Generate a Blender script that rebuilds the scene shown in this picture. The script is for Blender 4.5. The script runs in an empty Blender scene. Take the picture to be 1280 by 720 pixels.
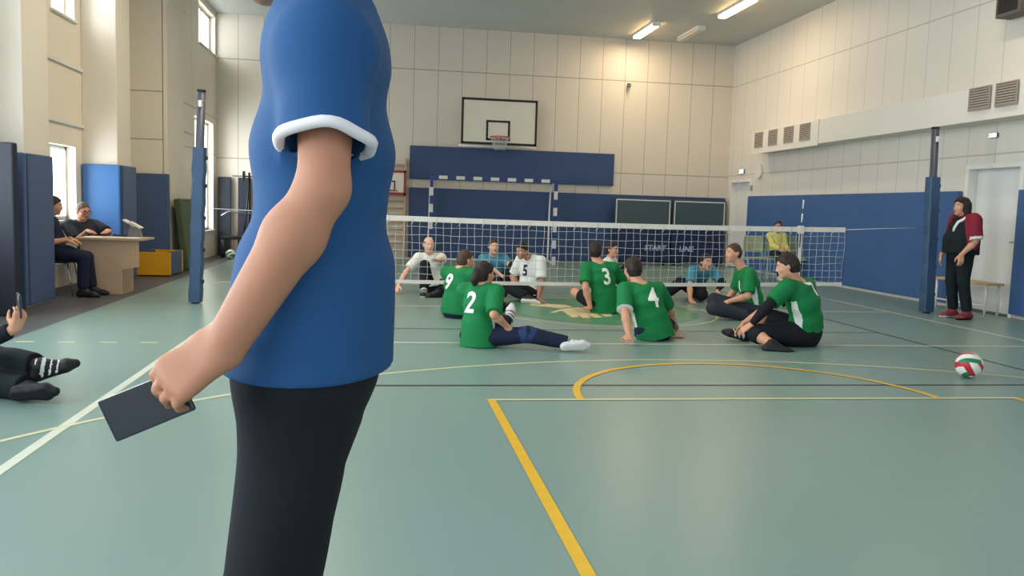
import bpy, bmesh, math, random
import numpy as np
from mathutils import Vector, Matrix
from mathutils.bvhtree import BVHTree

random.seed(4)
SC = bpy.context.scene
COL = SC.collection
PI = math.pi

# ------------------------------------------------------------------ materials
def lin(c):
    c = c / 255.0
    return c / 12.92 if c <= 0.04045 else ((c + 0.055) / 1.055) ** 2.4

MATS = {}
def mat(name, rgb, rough=0.6, spec=0.3, var=0.06, vscale=9.0, bump=0.0, bscale=60.0, metal=0.0, emit=0.0, coat=0.0):
    if name in MATS:
        return MATS[name]
    m = bpy.data.materials.new(name)
    m.use_nodes = True
    nt = m.node_tree
    b = nt.nodes['Principled BSDF']
    col = (lin(rgb[0]), lin(rgb[1]), lin(rgb[2]), 1)
    b.inputs['Roughness'].default_value = rough
    b.inputs['Specular IOR Level'].default_value = spec
    b.inputs['Metallic'].default_value = metal
    b.inputs['Coat Weight'].default_value = coat
    tc = nt.nodes.new('ShaderNodeTexCoord')
    if var > 0:
        n = nt.nodes.new('ShaderNodeTexNoise')
        n.inputs['Scale'].default_value = vscale
        n.inputs['Detail'].default_value = 3
        nt.links.new(tc.outputs['Object'], n.inputs['Vector'])
        r = nt.nodes.new('ShaderNodeValToRGB')
        r.color_ramp.elements[0].position = 0.3
        r.color_ramp.elements[1].position = 0.7
        r.color_ramp.elements[0].color = tuple(x * (1 - var) for x in col[:3]) + (1,)
        r.color_ramp.elements[1].color = tuple(min(1, x * (1 + var)) for x in col[:3]) + (1,)
        nt.links.new(n.outputs['Fac'], r.inputs['Fac'])
        nt.links.new(r.outputs['Color'], b.inputs['Base Color'])
    else:
        b.inputs['Base Color'].default_value = col
    if bump > 0:
        n2 = nt.nodes.new('ShaderNodeTexNoise')
        n2.inputs['Scale'].default_value = bscale
        nt.links.new(tc.outputs['Object'], n2.inputs['Vector'])
        bp = nt.nodes.new('ShaderNodeBump')
        bp.inputs['Strength'].default_value = bump
        bp.inputs['Distance'].default_value = 0.01
        nt.links.new(n2.outputs['Fac'], bp.inputs['Height'])
        nt.links.new(bp.outputs['Normal'], b.inputs['Normal'])
    if emit > 0:
        b.inputs['Emission Color'].default_value = col
        b.inputs['Emission Strength'].default_value = emit
    MATS[name] = m
    return m

def panel_mat(name, rgb, axis, pitch, off, zlines, seam=.5):
    """painted board cladding: dark joints every `pitch` along `axis` and at the heights in zlines"""
    m = bpy.data.materials.new(name)
    m.use_nodes = True
    nt = m.node_tree
    b = nt.nodes['Principled BSDF']
    b.inputs['Roughness'].default_value = 0.45
    b.inputs['Specular IOR Level'].default_value = 0.35
    tc = nt.nodes.new('ShaderNodeTexCoord')
    sp = nt.nodes.new('ShaderNodeSeparateXYZ')
    nt.links.new(tc.outputs['Object'], sp.inputs[0])
    def M(op, a, c=None):
        n = nt.nodes.new('ShaderNodeMath'); n.operation = op
        for i, v in enumerate((a, c)):
            if v is None: continue
            if isinstance(v, (int, float)): n.inputs[i].default_value = v
            else: nt.links.new(v, n.inputs[i])
        return n.outputs[0]
    u = sp.outputs[axis]
    fr = M('FRACT', M('DIVIDE', M('ADD', u, off), pitch))
    line = M('LESS_THAN', fr, 0.014 / pitch)
    for z in zlines:
        line = M('MAXIMUM', line, M('LESS_THAN', M('ABSOLUTE', M('SUBTRACT', sp.outputs[2], z)), 0.011))
    n = nt.nodes.new('ShaderNodeTexNoise'); n.inputs['Scale'].default_value = 0.7
    nt.links.new(tc.outputs['Object'], n.inputs['Vector'])
    r = nt.nodes.new('ShaderNodeValToRGB')
    c = [lin(x) for x in rgb]
    r.color_ramp.elements[0].color = tuple(x * 0.95 for x in c) + (1,)
    r.color_ramp.elements[1].color = tuple(min(1, x * 1.03) for x in c) + (1,)
    nt.links.new(n.outputs['Fac'], r.inputs['Fac'])
    mx = nt.nodes.new('ShaderNodeMix'); mx.data_type = 'RGBA'
    nt.links.new(line, mx.inputs['Factor'])
    nt.links.new(r.outputs['Color'], mx.inputs['A'])
    mx.inputs['B'].default_value = (c[0] * seam, c[1] * seam, c[2] * seam, 1)
    nt.links.new(mx.outputs['Result'], b.inputs['Base Color'])
    return m

# ------------------------------------------------------------------ mesh helpers
class MB:
    def __init__(s):
        s.bm = bmesh.new()
    def box(s, lo, hi, bev=0.0, rot=None, mi=0):
        b2 = bmesh.new()
        r = bmesh.ops.create_cube(b2, size=1)
        c = [(lo[i] + hi[i]) / 2 for i in range(3)]; d = [hi[i] - lo[i] for i in range(3)]
        for v in b2.verts:
            v.co = Vector((v.co.x * d[0], v.co.y * d[1], v.co.z * d[2]))
        if bev > 0:
            bmesh.ops.bevel(b2, geom=list(b2.edges), offset=bev, segments=2, affect='EDGES', profile=0.6)
        M_ = Matrix.Translation(c) @ (rot.to_4x4() if rot is not None else Matrix())
        s._merge(b2, M_, mi)
        return s
    def _merge(s, b2, M_, mi=0):
        mp = {}
        for v in b2.verts:
            mp[v] = s.bm.verts.new(M_ @ v.co)
        for f in b2.faces:
            try:
                nf = s.bm.faces.new([mp[v] for v in f.verts]); nf.material_index = mi; nf.smooth = f.smooth
            except ValueError:
                pass
        b2.free()
    def tube(s, pts, r, n=10, mi=0, closed=False, caps=True):
        pts = [Vector(p) for p in pts]
        rings = []
        N = len(pts)
        up = None
        for i, p in enumerate(pts):
            if closed:
                t = (pts[(i + 1) % N] - pts[i - 1]).normalized()
            else:
                t = (pts[min(i + 1, N - 1)] - pts[max(i - 1, 0)]).normalized()
            if up is None:
                a = Vector((0, 0, 1)) if abs(t.z) < 0.9 else Vector((1, 0, 0))
                up = t.cross(a).normalized()
            else:
                up = (up - t * up.dot(t)).normalized()
            w = t.cross(up)
            rr = r[i] if isinstance(r, (list, tuple)) else r
            rings.append([s.bm.verts.new(p + (up * math.cos(2 * PI * k / n) + w * math.sin(2 * PI * k / n)) * rr) for k in range(n)])
        for i in range(N if closed else N - 1):
            A, B = rings[i], rings[(i + 1) % N]
            for k in range(n):
                f = s.bm.faces.new((A[k], A[(k + 1) % n], B[(k + 1) % n], B[k])); f.smooth = True; f.material_index = mi
        if caps and not closed:
            s.bm.faces.new(list(reversed(rings[0]))).material_index = mi
            s.bm.faces.new(rings[-1]).material_index = mi
        return s
    def sphere(s, c, r, mi=0, sc=(1, 1, 1)):
        b2 = bmesh.new()
        bmesh.ops.create_uvsphere(b2, u_segments=24, v_segments=16, radius=r)
        for f in b2.faces: f.smooth = True
        s._merge(b2, Matrix.Translation(c) @ Matrix.Diagonal((*sc, 1)), mi)
        return s
    def prism(s, poly, ext, mi=0):
        """poly: 3D points in order, ext: extrusion vector"""
        A = [s.bm.verts.new(p) for p in poly]; e = Vector(ext)
        B = [s.bm.verts.new(Vector(p) + e) for p in poly]
        n = len(poly)
        s.bm.faces.new(A).material_index = mi; s.bm.faces.new(list(reversed(B))).material_index = mi
        for i in range(n):
            s.bm.faces.new((A[i], B[i], B[(i + 1) % n], A[(i + 1) % n])).material_index = mi
        return s
    def build(s, name, m, parent=None, origin=None):
        bmesh.ops.recalc_face_normals(s.bm, faces=list(s.bm.faces))
        me = bpy.data.meshes.new(name)
        o0 = Vector(origin) if origin is not None else Vector((0, 0, 0))
        if origin is not None:
            for v in s.bm.verts: v.co -= o0
        s.bm.to_mesh(me); s.bm.free()
        for x in (m if isinstance(m, (list, tuple)) else [m]): me.materials.append(x)
        o = bpy.data.objects.new(name, me); COL.objects.link(o)
        o.location = o0
        if parent is not None:
            o.parent = parent
            base = Vector((0, 0, 0)); q = parent
            while q is not None:
                base += Vector(q.location); q = q.parent
            o.location = o0 - base
        return o

def tag(o, label=None, cat=None, group=None, kind=None):
    if label: o['label'] = label
    if cat: o['category'] = cat
    if group: o['group'] = group
    if kind: o['kind'] = kind
    return o

def thing(name, loc, label, cat, group=None):
    o = bpy.data.objects.new(name, None); COL.objects.link(o)
    o.location = loc; o.empty_display_size = 0.1
    return tag(o, label, cat, group)

def struct(o):
    o['kind'] = 'structure'
    return o

def text_mesh(txt, size, bold=0.0, ext=0.0):
    cu = bpy.data.curves.new('txt', 'FONT')
    cu.body = txt; cu.size = size; cu.align_x = 'CENTER'; cu.align_y = 'CENTER'
    cu.offset = bold; cu.extrude = ext; cu.resolution_u = 4
    o = bpy.data.objects.new('txt', cu); COL.objects.link(o)
    dg = bpy.context.evaluated_depsgraph_get()
    me = bpy.data.meshes.new_from_object(o.evaluated_get(dg))
    bpy.data.objects.remove(o); bpy.data.curves.remove(cu)
    return me

def place_text(name, txt, size, centre, xdir, ydir, m, parent=None, bold=0.0, ext=0.002, squash=1.0):
    me = text_mesh(txt, size, bold, ext)
    x = Vector(xdir).normalized(); y = Vector(ydir).normalized(); z = x.cross(y)
    R = Matrix((x, y, z)).transposed()
    for v in me.vertices:
        v.co = R @ Vector((v.co.x * squash, v.co.y, v.co.z)) + Vector(centre)
        if parent is not None: v.co -= Vector(parent.location)
    me.materials.clear(); me.materials.append(m)
    me.name = name
    o = bpy.data.objects.new(name, me); COL.objects.link(o)
    if parent is not None: o.parent = parent
    return o

# ------------------------------------------------------------------ implicit-surface bodies
V = lambda *a: np.array(a if len(a) > 1 else a[0], dtype=np.float64)
def nrm(v):
    v = np.asarray(v, float); n = np.linalg.norm(v)
    return v / n if n > 1e-9 else v

class Field:
    """distance field on a grid; shapes are blended in and cut away, then meshed with surface nets"""
    def __init__(s, lo, hi, h):
        s.h = h; s.lo = V(lo)
        n = np.ceil((V(hi) - s.lo) / h).astype(int) + 1
        s.ax = [s.lo[i] + h * np.arange(n[i]) for i in range(3)]
        s.f = np.full(n, 0.09, dtype=np.float32)
    def sub(s, lo, hi, m=0.05):
        sl = []
        for i in range(3):
            a = max(0, int((lo[i] - m - s.lo[i]) / s.h)); b = min(len(s.ax[i]), int((hi[i] + m - s.lo[i]) / s.h) + 2)
            if b <= a: return None
            sl.append(slice(a, b))
        g = (s.ax[0][sl[0]][:, None, None], s.ax[1][sl[1]][None, :, None], s.ax[2][sl[2]][None, None, :])
        return tuple(sl), g
    def add(s, d, sl, k):
        a = s.f[sl]
        if k > 0:
            hh = np.maximum(k - np.abs(a - d), 0) / k
            s.f[sl] = np.minimum(a, d) - hh * hh * k * 0.25
        else:
            s.f[sl] = np.minimum(a, d)
    def rc(s, a, b, ra, rb, k=0.02, flat_b=False, flat_a=False, cut=False, inf=0.0):
        a = V(a); b = V(b); ra += inf; rb += inf
        r = max(ra, rb)
        q = s.sub(np.minimum(a, b) - r, np.maximum(a, b) + r)
        if q is None: return
        sl, (x, y, z) = q
        ab = b - a; L2 = max(ab @ ab, 1e-9); L = math.sqrt(L2)
        px, py, pz = x - a[0], y - a[1], z - a[2]
        tt = (px * ab[0] + py * ab[1] + pz * ab[2]) / L2
        t = np.clip(tt, 0, 1)
        d = np.sqrt((px - t * ab[0]) ** 2 + (py - t * ab[1]) ** 2 + (pz - t * ab[2]) ** 2) - (ra + (rb - ra) * t)
        if flat_b: d = np.maximum(d, (tt - 1) * L)
        if flat_a: d = np.maximum(d, -tt * L)
        d = d.astype(np.float32)
        if cut:
            s.f[sl] = np.maximum(s.f[sl], -d)
        else:
            s.add(d, sl, k)
    def el(s, c, axes, rad, k=0.02, cut=False):
        c = V(c); rad = V(rad); r = rad.max()
        q = s.sub(c - r, c + r)
        if q is None: return
        sl, (x, y, z) = q
        A = [nrm(v) for v in axes]
        px, py, pz = x - c[0], y - c[1], z - c[2]
        u = [px * v[0] + py * v[1] + pz * v[2] for v in A]
        k0 = np.sqrt(sum((u[i] / rad[i]) ** 2 for i in range(3)))
        k1 = np.sqrt(sum((u[i] / rad[i] ** 2) ** 2 for i in range(3))) + 1e-6
        d = (k0 * (k0 - 1) / k1).astype(np.float32)
        if cut:
            hh = np.maximum(k - np.abs(s.f[sl] + d), 0) / max(k, 1e-6)
            s.f[sl] = np.maximum(s.f[sl], -d) + hh * hh * k * 0.25
        else:
            s.add(d, sl, k)
    def seg(s, A, B, k=0.03, inf=0.0):
        """elliptic tube piece: nodes (centre, lateral, half width, half depth)"""
        c0, l0, a0, b0 = A; c1, l1, a1, b1 = B
        a0, b0, a1, b1 = a0 + inf, b0 + inf, a1 + inf, b1 + inf
        c0 = V(c0); c1 = V(c1)
        r = max(a0, a1, b0, b1)
        q = s.sub(np.minimum(c0, c1) - r, np.maximum(c0, c1) + r)
        if q is None: return
        sl, (x, y, z) = q
        T = c1 - c0; L = np.linalg.norm(T); T = T / L
        px, py, pz = x - c0[0], y - c0[1], z - c0[2]
        ax = px * T[0] + py * T[1] + pz * T[2]
        t = np.clip(ax / L, 0, 1)
        lat = nrm(nrm(l0) + nrm(l1)); lat = nrm(lat - T * (lat @ T)); dep = np.cross(lat, T)
        u = px * lat[0] + py * lat[1] + pz * lat[2]
        w = px * dep[0] + py * dep[1] + pz * dep[2]
        over = np.maximum(ax - L, 0) + np.minimum(ax, 0)
        a = a0 + (a1 - a0) * t; b = b0 + (b1 - b0) * t
        mn = np.minimum(a, b)
        rr = np.sqrt((u / a) ** 2 + (w / b) ** 2 + (over / (mn * 0.75)) ** 2)
        gr = np.sqrt((u / a ** 2) ** 2 + (w / b ** 2) ** 2 + (over / (mn * 0.75) ** 2) ** 2) + 1e-6
        d = rr * (rr - 1) / gr
        s.add(d.astype(np.float32), sl, k)
    def plane(s, p, n, soft=0.0):
        """keep the side against n"""
        n = nrm(n); p = V(p)
        d = ((s.ax[0][:, None, None] - p[0]) * n[0] + (s.ax[1][None, :, None] - p[1]) * n[1] + (s.ax[2][None, None, :] - p[2]) * n[2]).astype(np.float32)
        s.f = np.maximum(s.f, d)
    def wrinkle(s, amp, freq=28.0, seed=0):
        r = np.random.RandomState(seed)
        x, y, z = s.ax[0][:, None, None], s.ax[1][None, :, None], s.ax[2][None, None, :]
        w = 0
        for i in range(4):
            k = r.normal(size=3); k = k / np.linalg.norm(k) * freq * (0.6 + 0.5 * i)
            w = w + np.sin(x * k[0] + y * k[1] + z * k[2] + r.rand() * 6 + 1.3 * np.sin(z * freq * .4 + x * freq * .3 + i)) / (1 + .5 * i)
        s.f = s.f + (amp * w * 0.5).astype(np.float32)
    def mesh(s, name, mats, masks=(), parent=None):
        f = s.f
        f[0] = f[-1] = 0.05; f[:, 0] = f[:, -1] = 0.05; f[:, :, 0] = f[:, :, -1] = 0.05
        ins = f < 0
        n = f.shape
        cnt = np.zeros((n[0] - 1, n[1] - 1, n[2] - 1), np.int8)
        offs = [(i, j, k) for i in (0, 1) for j in (0, 1) for k in (0, 1)]
        for i, j, k in offs:
            cnt += ins[i:n[0] - 1 + i, j:n[1] - 1 + j, k:n[2] - 1 + k]
        cells = np.argwhere((cnt > 0) & (cnt < 8))
        idx = np.full(cnt.shape, -1, np.int32)
        idx[cells[:, 0], cells[:, 1], cells[:, 2]] = np.arange(len(cells))
        acc = np.zeros((len(cells), 3)); num = np.zeros(len(cells))
        for a in offs:
            for ax in range(3):
                if a[ax]: continue
                b = list(a); b[ax] = 1
                fa = f[cells[:, 0] + a[0], cells[:, 1] + a[1], cells[:, 2] + a[2]]
                fb = f[cells[:, 0] + b[0], cells[:, 1] + b[1], cells[:, 2] + b[2]]
                m = (fa < 0) != (fb < 0)
                t = np.where(m, fa / np.where(m, fa - fb, 1), 0)
                p = np.tile(V(a), (len(cells), 1)); p[:, ax] = t
                acc[m] += p[m]; num[m] += 1
        verts = (cells + acc / num[:, None]) * s.h + s.lo
        quads = []
        for ax in range(3):
            sa = [slice(None)] * 3; sb = [slice(None)] * 3
            sa[ax] = slice(0, -1); sb[ax] = slice(1, None)
            A = ins[tuple(sa)]; B = ins[tuple(sb)]
            e = np.argwhere(A != B)
            o1, o2 = [(1, 2), (2, 0), (0, 1)][ax]
            ok = (e[:, o1] > 0) & (e[:, o2] > 0) & (e[:, o1] < cnt.shape[o1]) & (e[:, o2] < cnt.shape[o2])
            e = e[ok]
            flip = ~A[e[:, 0], e[:, 1], e[:, 2]]
            def cell(d1, d2):
                c = e.copy(); c[:, o1] -= d1; c[:, o2] -= d2
                return idx[c[:, 0], c[:, 1], c[:, 2]]
            q = np.stack([cell(1, 1), cell(0, 1), cell(0, 0), cell(1, 0)], 1)
            q[flip] = q[flip][:, ::-1]
            quads.append(q)
        Q = np.concatenate(quads)
        # light relaxation
        for it in range(2):
            sm = np.zeros_like(verts); c = np.zeros(len(verts))
            for a, b in ((0, 1), (1, 2), (2, 3), (3, 0)):
                np.add.at(sm, Q[:, a], verts[Q[:, b]]); np.add.at(c, Q[:, a], 1)
                np.add.at(sm, Q[:, b], verts[Q[:, a]]); np.add.at(c, Q[:, b], 1)
            verts = verts * 0.55 + 0.45 * sm / np.maximum(c, 1)[:, None]
        off = V(parent.location) if parent is not None else V(0, 0, 0)
        me = bpy.data.meshes.new(name)
        me.vertices.add(len(verts)); me.vertices.foreach_set('co', (verts - off).astype(np.float32).ravel())
        me.loops.add(Q.size); me.loops.foreach_set('vertex_index', Q.ravel().astype(np.int32))
        me.polygons.add(len(Q))
        me.polygons.foreach_set('loop_start', np.arange(0, Q.size, 4, dtype=np.int32))
        me.polygons.foreach_set('use_smooth', np.ones(len(Q), bool))
        for m in mats: me.materials.append(m)
        if masks:
            ctr = verts[Q].mean(1); mi = np.zeros(len(Q), np.int32)
            for fn, i in masks: mi[fn(ctr)] = i
            me.polygons.foreach_set('material_index', mi)
        me.update(calc_edges=True); me.validate()
        o = bpy.data.objects.new(name, me); COL.objects.link(o)
        if parent is not None: o.parent = parent
        return o

def ik(a, t, l1, l2, pole):
    a = V(a); t = V(t); d = t - a; L = np.linalg.norm(d)
    if L > (l1 + l2) * 0.995:
        k = L / ((l1 + l2) * 0.995); l1 *= k; l2 *= k
    if L < abs(l1 - l2) + 0.02:
        t = a + d / L * (abs(l1 - l2) + 0.02); d = t - a; L = np.linalg.norm(d)
    u = d / L
    x = (l1 * l1 - l2 * l2 + L * L) / (2 * L)
    h = math.sqrt(max(l1 * l1 - x * x, 0))
    p = V(pole) - u * (V(pole) @ u); p = nrm(p)
    return a + u * x + p * h, t

def rot_to(d, n, ang):
    return nrm(d * math.cos(ang) + n * math.sin(ang))

def add_hand(F, w, d, n, side, pose='relax', s=1.0, inf=0.0):
    d = nrm(d); n = nrm(V(n) - d * (V(n) @ d)); l = np.cross(d, n) * side
    w = V(w)
    curl, splay = {'flat': ((.05, .05, .05), .16), 'relax': ((.30, .40, .30), .05), 'grip': ((.75, 1.0, .6), .0), 'wrap': ((.5, .75, .5), .02), 'rest': ((.15, .25, .2), .1)}[pose]
    kn = [.032, .011, -.010, -.030]; kd = [.092, .096, .092, .084]; ln = [.070, .078, .072, .056]
    for i in range(4):
        K = w + d * kd[i] * s + l * kn[i] * s
        F.rc(w + l * kn[i] * .55 * s + d * .005, K, .016 * s, .0125 * s, .016)
        dd = nrm(d + l * splay * (1.2 - i) * .8)
        p = K; r = .0092 * s
        for j, fr in enumerate((.45, .31, .24)):
            dd = rot_to(dd, nrm(n - dd * (n @ dd)), curl[j])
            q = p + dd * ln[i] * fr * s
            F.rc(p, q, r, r * .9, .005); p = q; r *= .9
    t0 = w + d * .022 * s + l * .026 * s; op = .7 if pose in ('grip', 'wrap') else .25
    t1 = t0 + nrm(d * .62 + l * (.75 - .3 * op) + n * op) * .044 * s
    t2 = t1 + nrm(d * .85 + l * (.4 - .5 * op) + n * op) * .032 * s
    t3 = t2 + nrm(d * .95 + l * (.15 - .5 * op) + n * op * 1.1) * .026 * s
    F.rc(t0, t1, .017 * s, .0125 * s, .014); F.rc(t1, t2, .0120 * s, .0105 * s, .006); F.rc(t2, t3, .0105 * s, .0085 * s, .004)

GREEN_DARK = None
def person(label, pelvis, neck, head, face, right, arms, legs, outfit, hgt=1.75, sright=None, h=0.0085, build=1.0,
           group=None, skin='skin', hair=('short', 'hair_dark'), belly=0.0, slouch=0.03, headup=None, legw=1.0, armw=1.0, depth=1.0):
    s = hgt / 1.75
    P = V(pelvis); N = V(neck); Hc = V(head)
    pr = nrm(V(right)); sr = nrm(V(sright if sright is not None else right))
    up = nrm(N - P); fwd = nrm(np.cross(up, nrm(pr + sr)))
    fF = nrm(V(face)); hu = V(headup) if headup is not None else V(0, 0, 1)
    hR = nrm(np.cross(fF, hu)); hU = np.cross(hR, fF)
    S = {}
    def spine(t):
        lat = nrm(pr * (1 - min(max(t, 0), 1)) + sr * min(max(t, 0), 1))
        return P + (N - P) * t - fwd * slouch * 4 * max(t, 0) * (1 - min(t, 1)), lat
    secs = [(-.13, .115, .10), (0, .168, .122), (.28, .146 + belly * .5, .108 + belly), (.60, .160, .118 + belly * .3), (.82, .150, .098), (.96, .085, .066)]
    nodes = []
    for t, a, b in secs:
        c, l = spine(t)
        if belly and t in (.28, .60): c = c + fwd * belly * (.7 if t == .28 else .3)
        nodes.append((c, l, a * s * build, b * s * build * depth))
    c9, _ = spine(.88)
    sh = {+1: c9 + sr * .178 * s * build ** .5, -1: c9 - sr * .178 * s * build ** .5}
    hip = {+1: P + pr * .095 * s, -1: P - pr * .095 * s}
    A = {}; Lg = {}; bA = build * armw; bL = build * legw
    for sd, a in zip((1, -1), arms):
        if 'sh' in a: sh[sd] = V(a['sh'])
        e, w = ik(sh[sd], a['w'], .285 * s, .255 * s, a.get('pole', (0, 0, -1)))
        if 'e' in a: e = V(a['e'])
        A[sd] = (sh[sd], e, w, a)
    for sd, a in zip((1, -1), legs):
        fit = 1.0
        if a.get('fit'): fit = min(1.0, max(.72, np.linalg.norm(V(a['a']) - hip[sd]) / (.84 * s)))
        kk, an = ik(hip[sd], a['a'], .43 * s * fit, .42 * s * fit, a.get('pole', (0, 0, 1)))
        if 'k' in a: kk = V(a['k'])
        Lg[sd] = (hip[sd], kk, an, a)
    pts = [P, N, Hc + hU * .13, Hc + fF * .12] + [x for t in A.values() for x in (t[0], t[1], t[2])] + [x for t in Lg.values() for x in (t[1], t[2])]
    pts = np.array(pts); lo = pts.min(0) - .26; hi = pts.max(0) + .26
    floor = outfit.get('floor', 0.0)
    lo[2] = max(lo[2], floor - 0.02)
    root_loc = (float(P[0]), float(P[1]), floor)
    # ---- body
    F = Field(lo, hi, h)
    for a, b in zip(nodes[:-1], nodes[1:]): F.seg(a, b)
    for sd in (1, -1):
        a, e, w, sp = A[sd]
        F.rc(c9 + sr * sd * .06 + up * .015, a, .060 * s, .056 * s, .05)
        m1 = a + (e - a) * .35
        F.rc(a, m1, .054 * s * bA, .049 * s * bA, .03); F.rc(m1, e, .049 * s * bA, .040 * s * armw, .02)
        m2 = e + (w - e) * .3
        F.rc(e, m2, .040 * s * armw, .043 * s * bA ** .5, .02); F.rc(m2, w, .043 * s * bA ** .5, .027 * s, .02)
        hd = sp.get('d', w - e)
        add_hand(F, w, hd, sp.get('n', (0, 0, -1)), sd, sp.get('pose', 'relax'), s * sp.get('hs', 1.0))
        hp, kn, an, lp = Lg[sd]
        F.rc(hp, kn, .086 * s * bL, .057 * s * legw ** .5, .05)
        m3 = kn + (an - kn) * .3
        F.rc(kn, m3, .056 * s, .057 * s, .02); F.rc(m3, an, .057 * s, .037 * s, .02)
        t = nrm(V(lp.get('t', (0, 1, 0)))); sh_ = nrm(kn - an); u = nrm(sh_ - t * (sh_ @ t)); la = np.cross(t, u)
        if 'u' in lp: u = nrm(V(lp['u']) - t * (V(lp['u']) @ t)); la = np.cross(t, u)
        lp['fr'] = (t, u, la)
        F.rc(an, an - t * .04 * s - u * .042 * s, .036 * s, .032 * s, .03)
        for q in (-.02, .02):
            F.rc(an - t * .03 * s - u * .045 * s, an + t * .13 * s - u * .055 * s + la * q * s, .03 * s, .026 * s, .03)
        for q in range(5):
            b0 = an + t * .135 * s - u * .06 * s + la * (q - 2) * .016 * s
            F.rc(b0, b0 + t * (.044 - .006 * abs(q - 1.5)) * s - u * .006, .011 * s, .009 * s, .006)
    hp_ = lambda f_, u_, r_: Hc + (fF * f_ + hU * u_ + hR * r_) * s
    ax = (hR, fF, hU)
    F.rc(spine(.92)[0] + up * .0, hp_(-.022, -.06, 0), .062 * s * build ** .5, .055 * s, .03)
    F.el(hp_(-.010, .022, 0), ax, V(.076, .096, .096) * s, .02)
    F.el(hp_(.024, -.042, 0), ax, V(.060, .070, .076) * s, .03)
    F.rc(hp_(.070, -.096, -.01), hp_(.070, -.096, .01), .021 * s, .021 * s, .02)
    F.rc(hp_(.078, .026, -.034), hp_(.078, .026, .034), .014 * s, .014 * s, .02)
    for r in (-1, 1):
        F.el(hp_(.097, .006, .031 * r), ax, V(.016, .014, .011) * s, .012, cut=True)
        F.el(hp_(.077, .005, .031 * r), ax, V(.0135, .0125, .0115) * s, .002)
        F.rc(hp_(.062, -.03, .040 * r), hp_(.062, -.03, .036 * r), .024 * s, .024 * s, .02)
        F.el(hp_(-.012, -.008, .079 * r), ax, V(.011, .021, .033) * s, .008)
    F.rc(hp_(.088, .014, 0), hp_(.108, -.028, 0), .009 * s, .012 * s, .010)
    F.rc(hp_(.098, -.034, -.012), hp_(.098, -.034, .012), .009 * s, .009 * s, .010)
    F.rc(hp_(.086, -.066, -.017), hp_(.086, -.066, .017), .009 * s, .009 * s, .012)
    F.f = np.maximum(F.f, (floor + .002 - F.ax[2])[None, None, :].astype(np.float32))
    def near(c, r, sc=(1, 1, 1)):
        def fn(p):
            q = (p - c); return ((q @ hR / sc[0]) ** 2 + (q @ fF / sc[1]) ** 2 + (q @ hU / sc[2]) ** 2) < (r * s) ** 2
        return fn
    masks = []
    masks.append((near(hp_(.098, -.066, 0), .012, (2.0, 1.4, .8)), 3))
    for r in (-1, 1):
        masks.append((near(hp_(.088, .005, .031 * r), .011, (1.35, 1.3, .7)), 1))
        masks.append((near(hp_(.092, .005, .031 * r), .007, (1, 1.5, 1)), 2))
        masks.append((near(hp_(.092, .027, .032 * r), .010, (2.1, 1.8, .5)), 4))
    hm = MATS[hair[1]]
    body = F.mesh('person', [MATS[skin], MATS['eye_white'], MATS['eye_dark'], MATS['lips'], MATS['brow']], masks)
    # put the origin at the base of the figure
    off = Vector(root_loc)
    body.data.transform(Matrix.Translation(-off)); body.location = off
    tag(body, label, 'person', group)
    # ---- hair
    if hair[0] not in ('none',):
        F = Field(Hc - .30, Hc + .24, .0075 if h > .006 else .005)
        infl = {'crop': .006, 'short': .012, 'thick': .015, 'pony': .014, 'bob': .02, 'fringe': .004}[hair[0]]
        F.el(hp_(-.010, .022, 0), ax, V(.076 + infl, .096 + infl, .096 + infl) * s, 0)
        F.rc(hp_(-.05, -.045, 0), hp_(-.05, -.02, 0), .05 * s + infl, .06 * s + infl, .03)
        gx, gy, gz = F.ax[0][:, None, None], F.ax[1][None, :, None], F.ax[2][None, None, :]
        dist = lambda p0, n_: ((gx - p0[0]) * n_[0] + (gy - p0[1]) * n_[1] + (gz - p0[2]) * n_[2]).astype(np.float32)
        line_ = .006
        front = dist(hp_(line_, 0, 0), fF * .70 - hU * .714)
        backr = dist(hp_(-.012 if hair[0] != 'bob' else .04, 0, 0), fF)
        F.f = np.maximum(F.f, np.minimum(front, backr))
        F.plane(hp_(0, -.082 if hair[0] != 'bob' else -.205, 0), -hU)
        if hair[0] == 'fringe': F.plane(hp_(0, .05, 0), hU)
        if hair[0] == 'pony':
            F.el(hp_(-.115, .02, 0), ax, V(.028, .03, .03), .02)
            F.rc(hp_(-.12, .01, 0), hp_(-.14, -.06, 0), .03, .036, .02); F.rc(hp_(-.14, -.06, 0), hp_(-.125, -.14, 0), .036, .018, .02)
        if hair[0] == 'bob':
            for a in np.linspace(-1.75, 1.75, 13):
                dx, dy = math.sin(a), -math.cos(a)
                F.rc(hp_(-.005 + dy * .085, .03, dx * .082), hp_(-.02 + dy * .085, -.19, dx * .095), .026, .024, .03)
            F.rc(hp_(.05, .085, -.05), hp_(.03, .09, .05), .025, .025, .03)
        F.wrinkle(.004, 60, 3)
        F.mesh('hair', [hm], parent=body)
    # ---- shirt
    o = outfit
    shirt = None
    if 'shirt' in o:
        c = o['shirt']
        inf = c.get('inf', .016)
        F = Field(lo, hi, h)
        hem_t = c.get('hem', -.08)
        for a, b in zip(nodes[:-1], nodes[1:]): F.seg(a, b, .03, inf)
        cn, ln_ = spine(hem_t); 
        F.seg((cn, ln_, .172 * s * build, .125 * s * build * depth + belly), nodes[2], .03, inf + c.get('flare', .012))
        q0, _ = spine(c.get('neck', 1.0)); F.plane(q0 + fwd * .0, nrm(up * .9 - fwd * .25) )
        ch = spine(hem_t)
        if 'hemz' in c: F.plane(V(0, 0, c['hemz']), V(0, 0, -1))
        else: F.plane(ch[0], -up)
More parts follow.
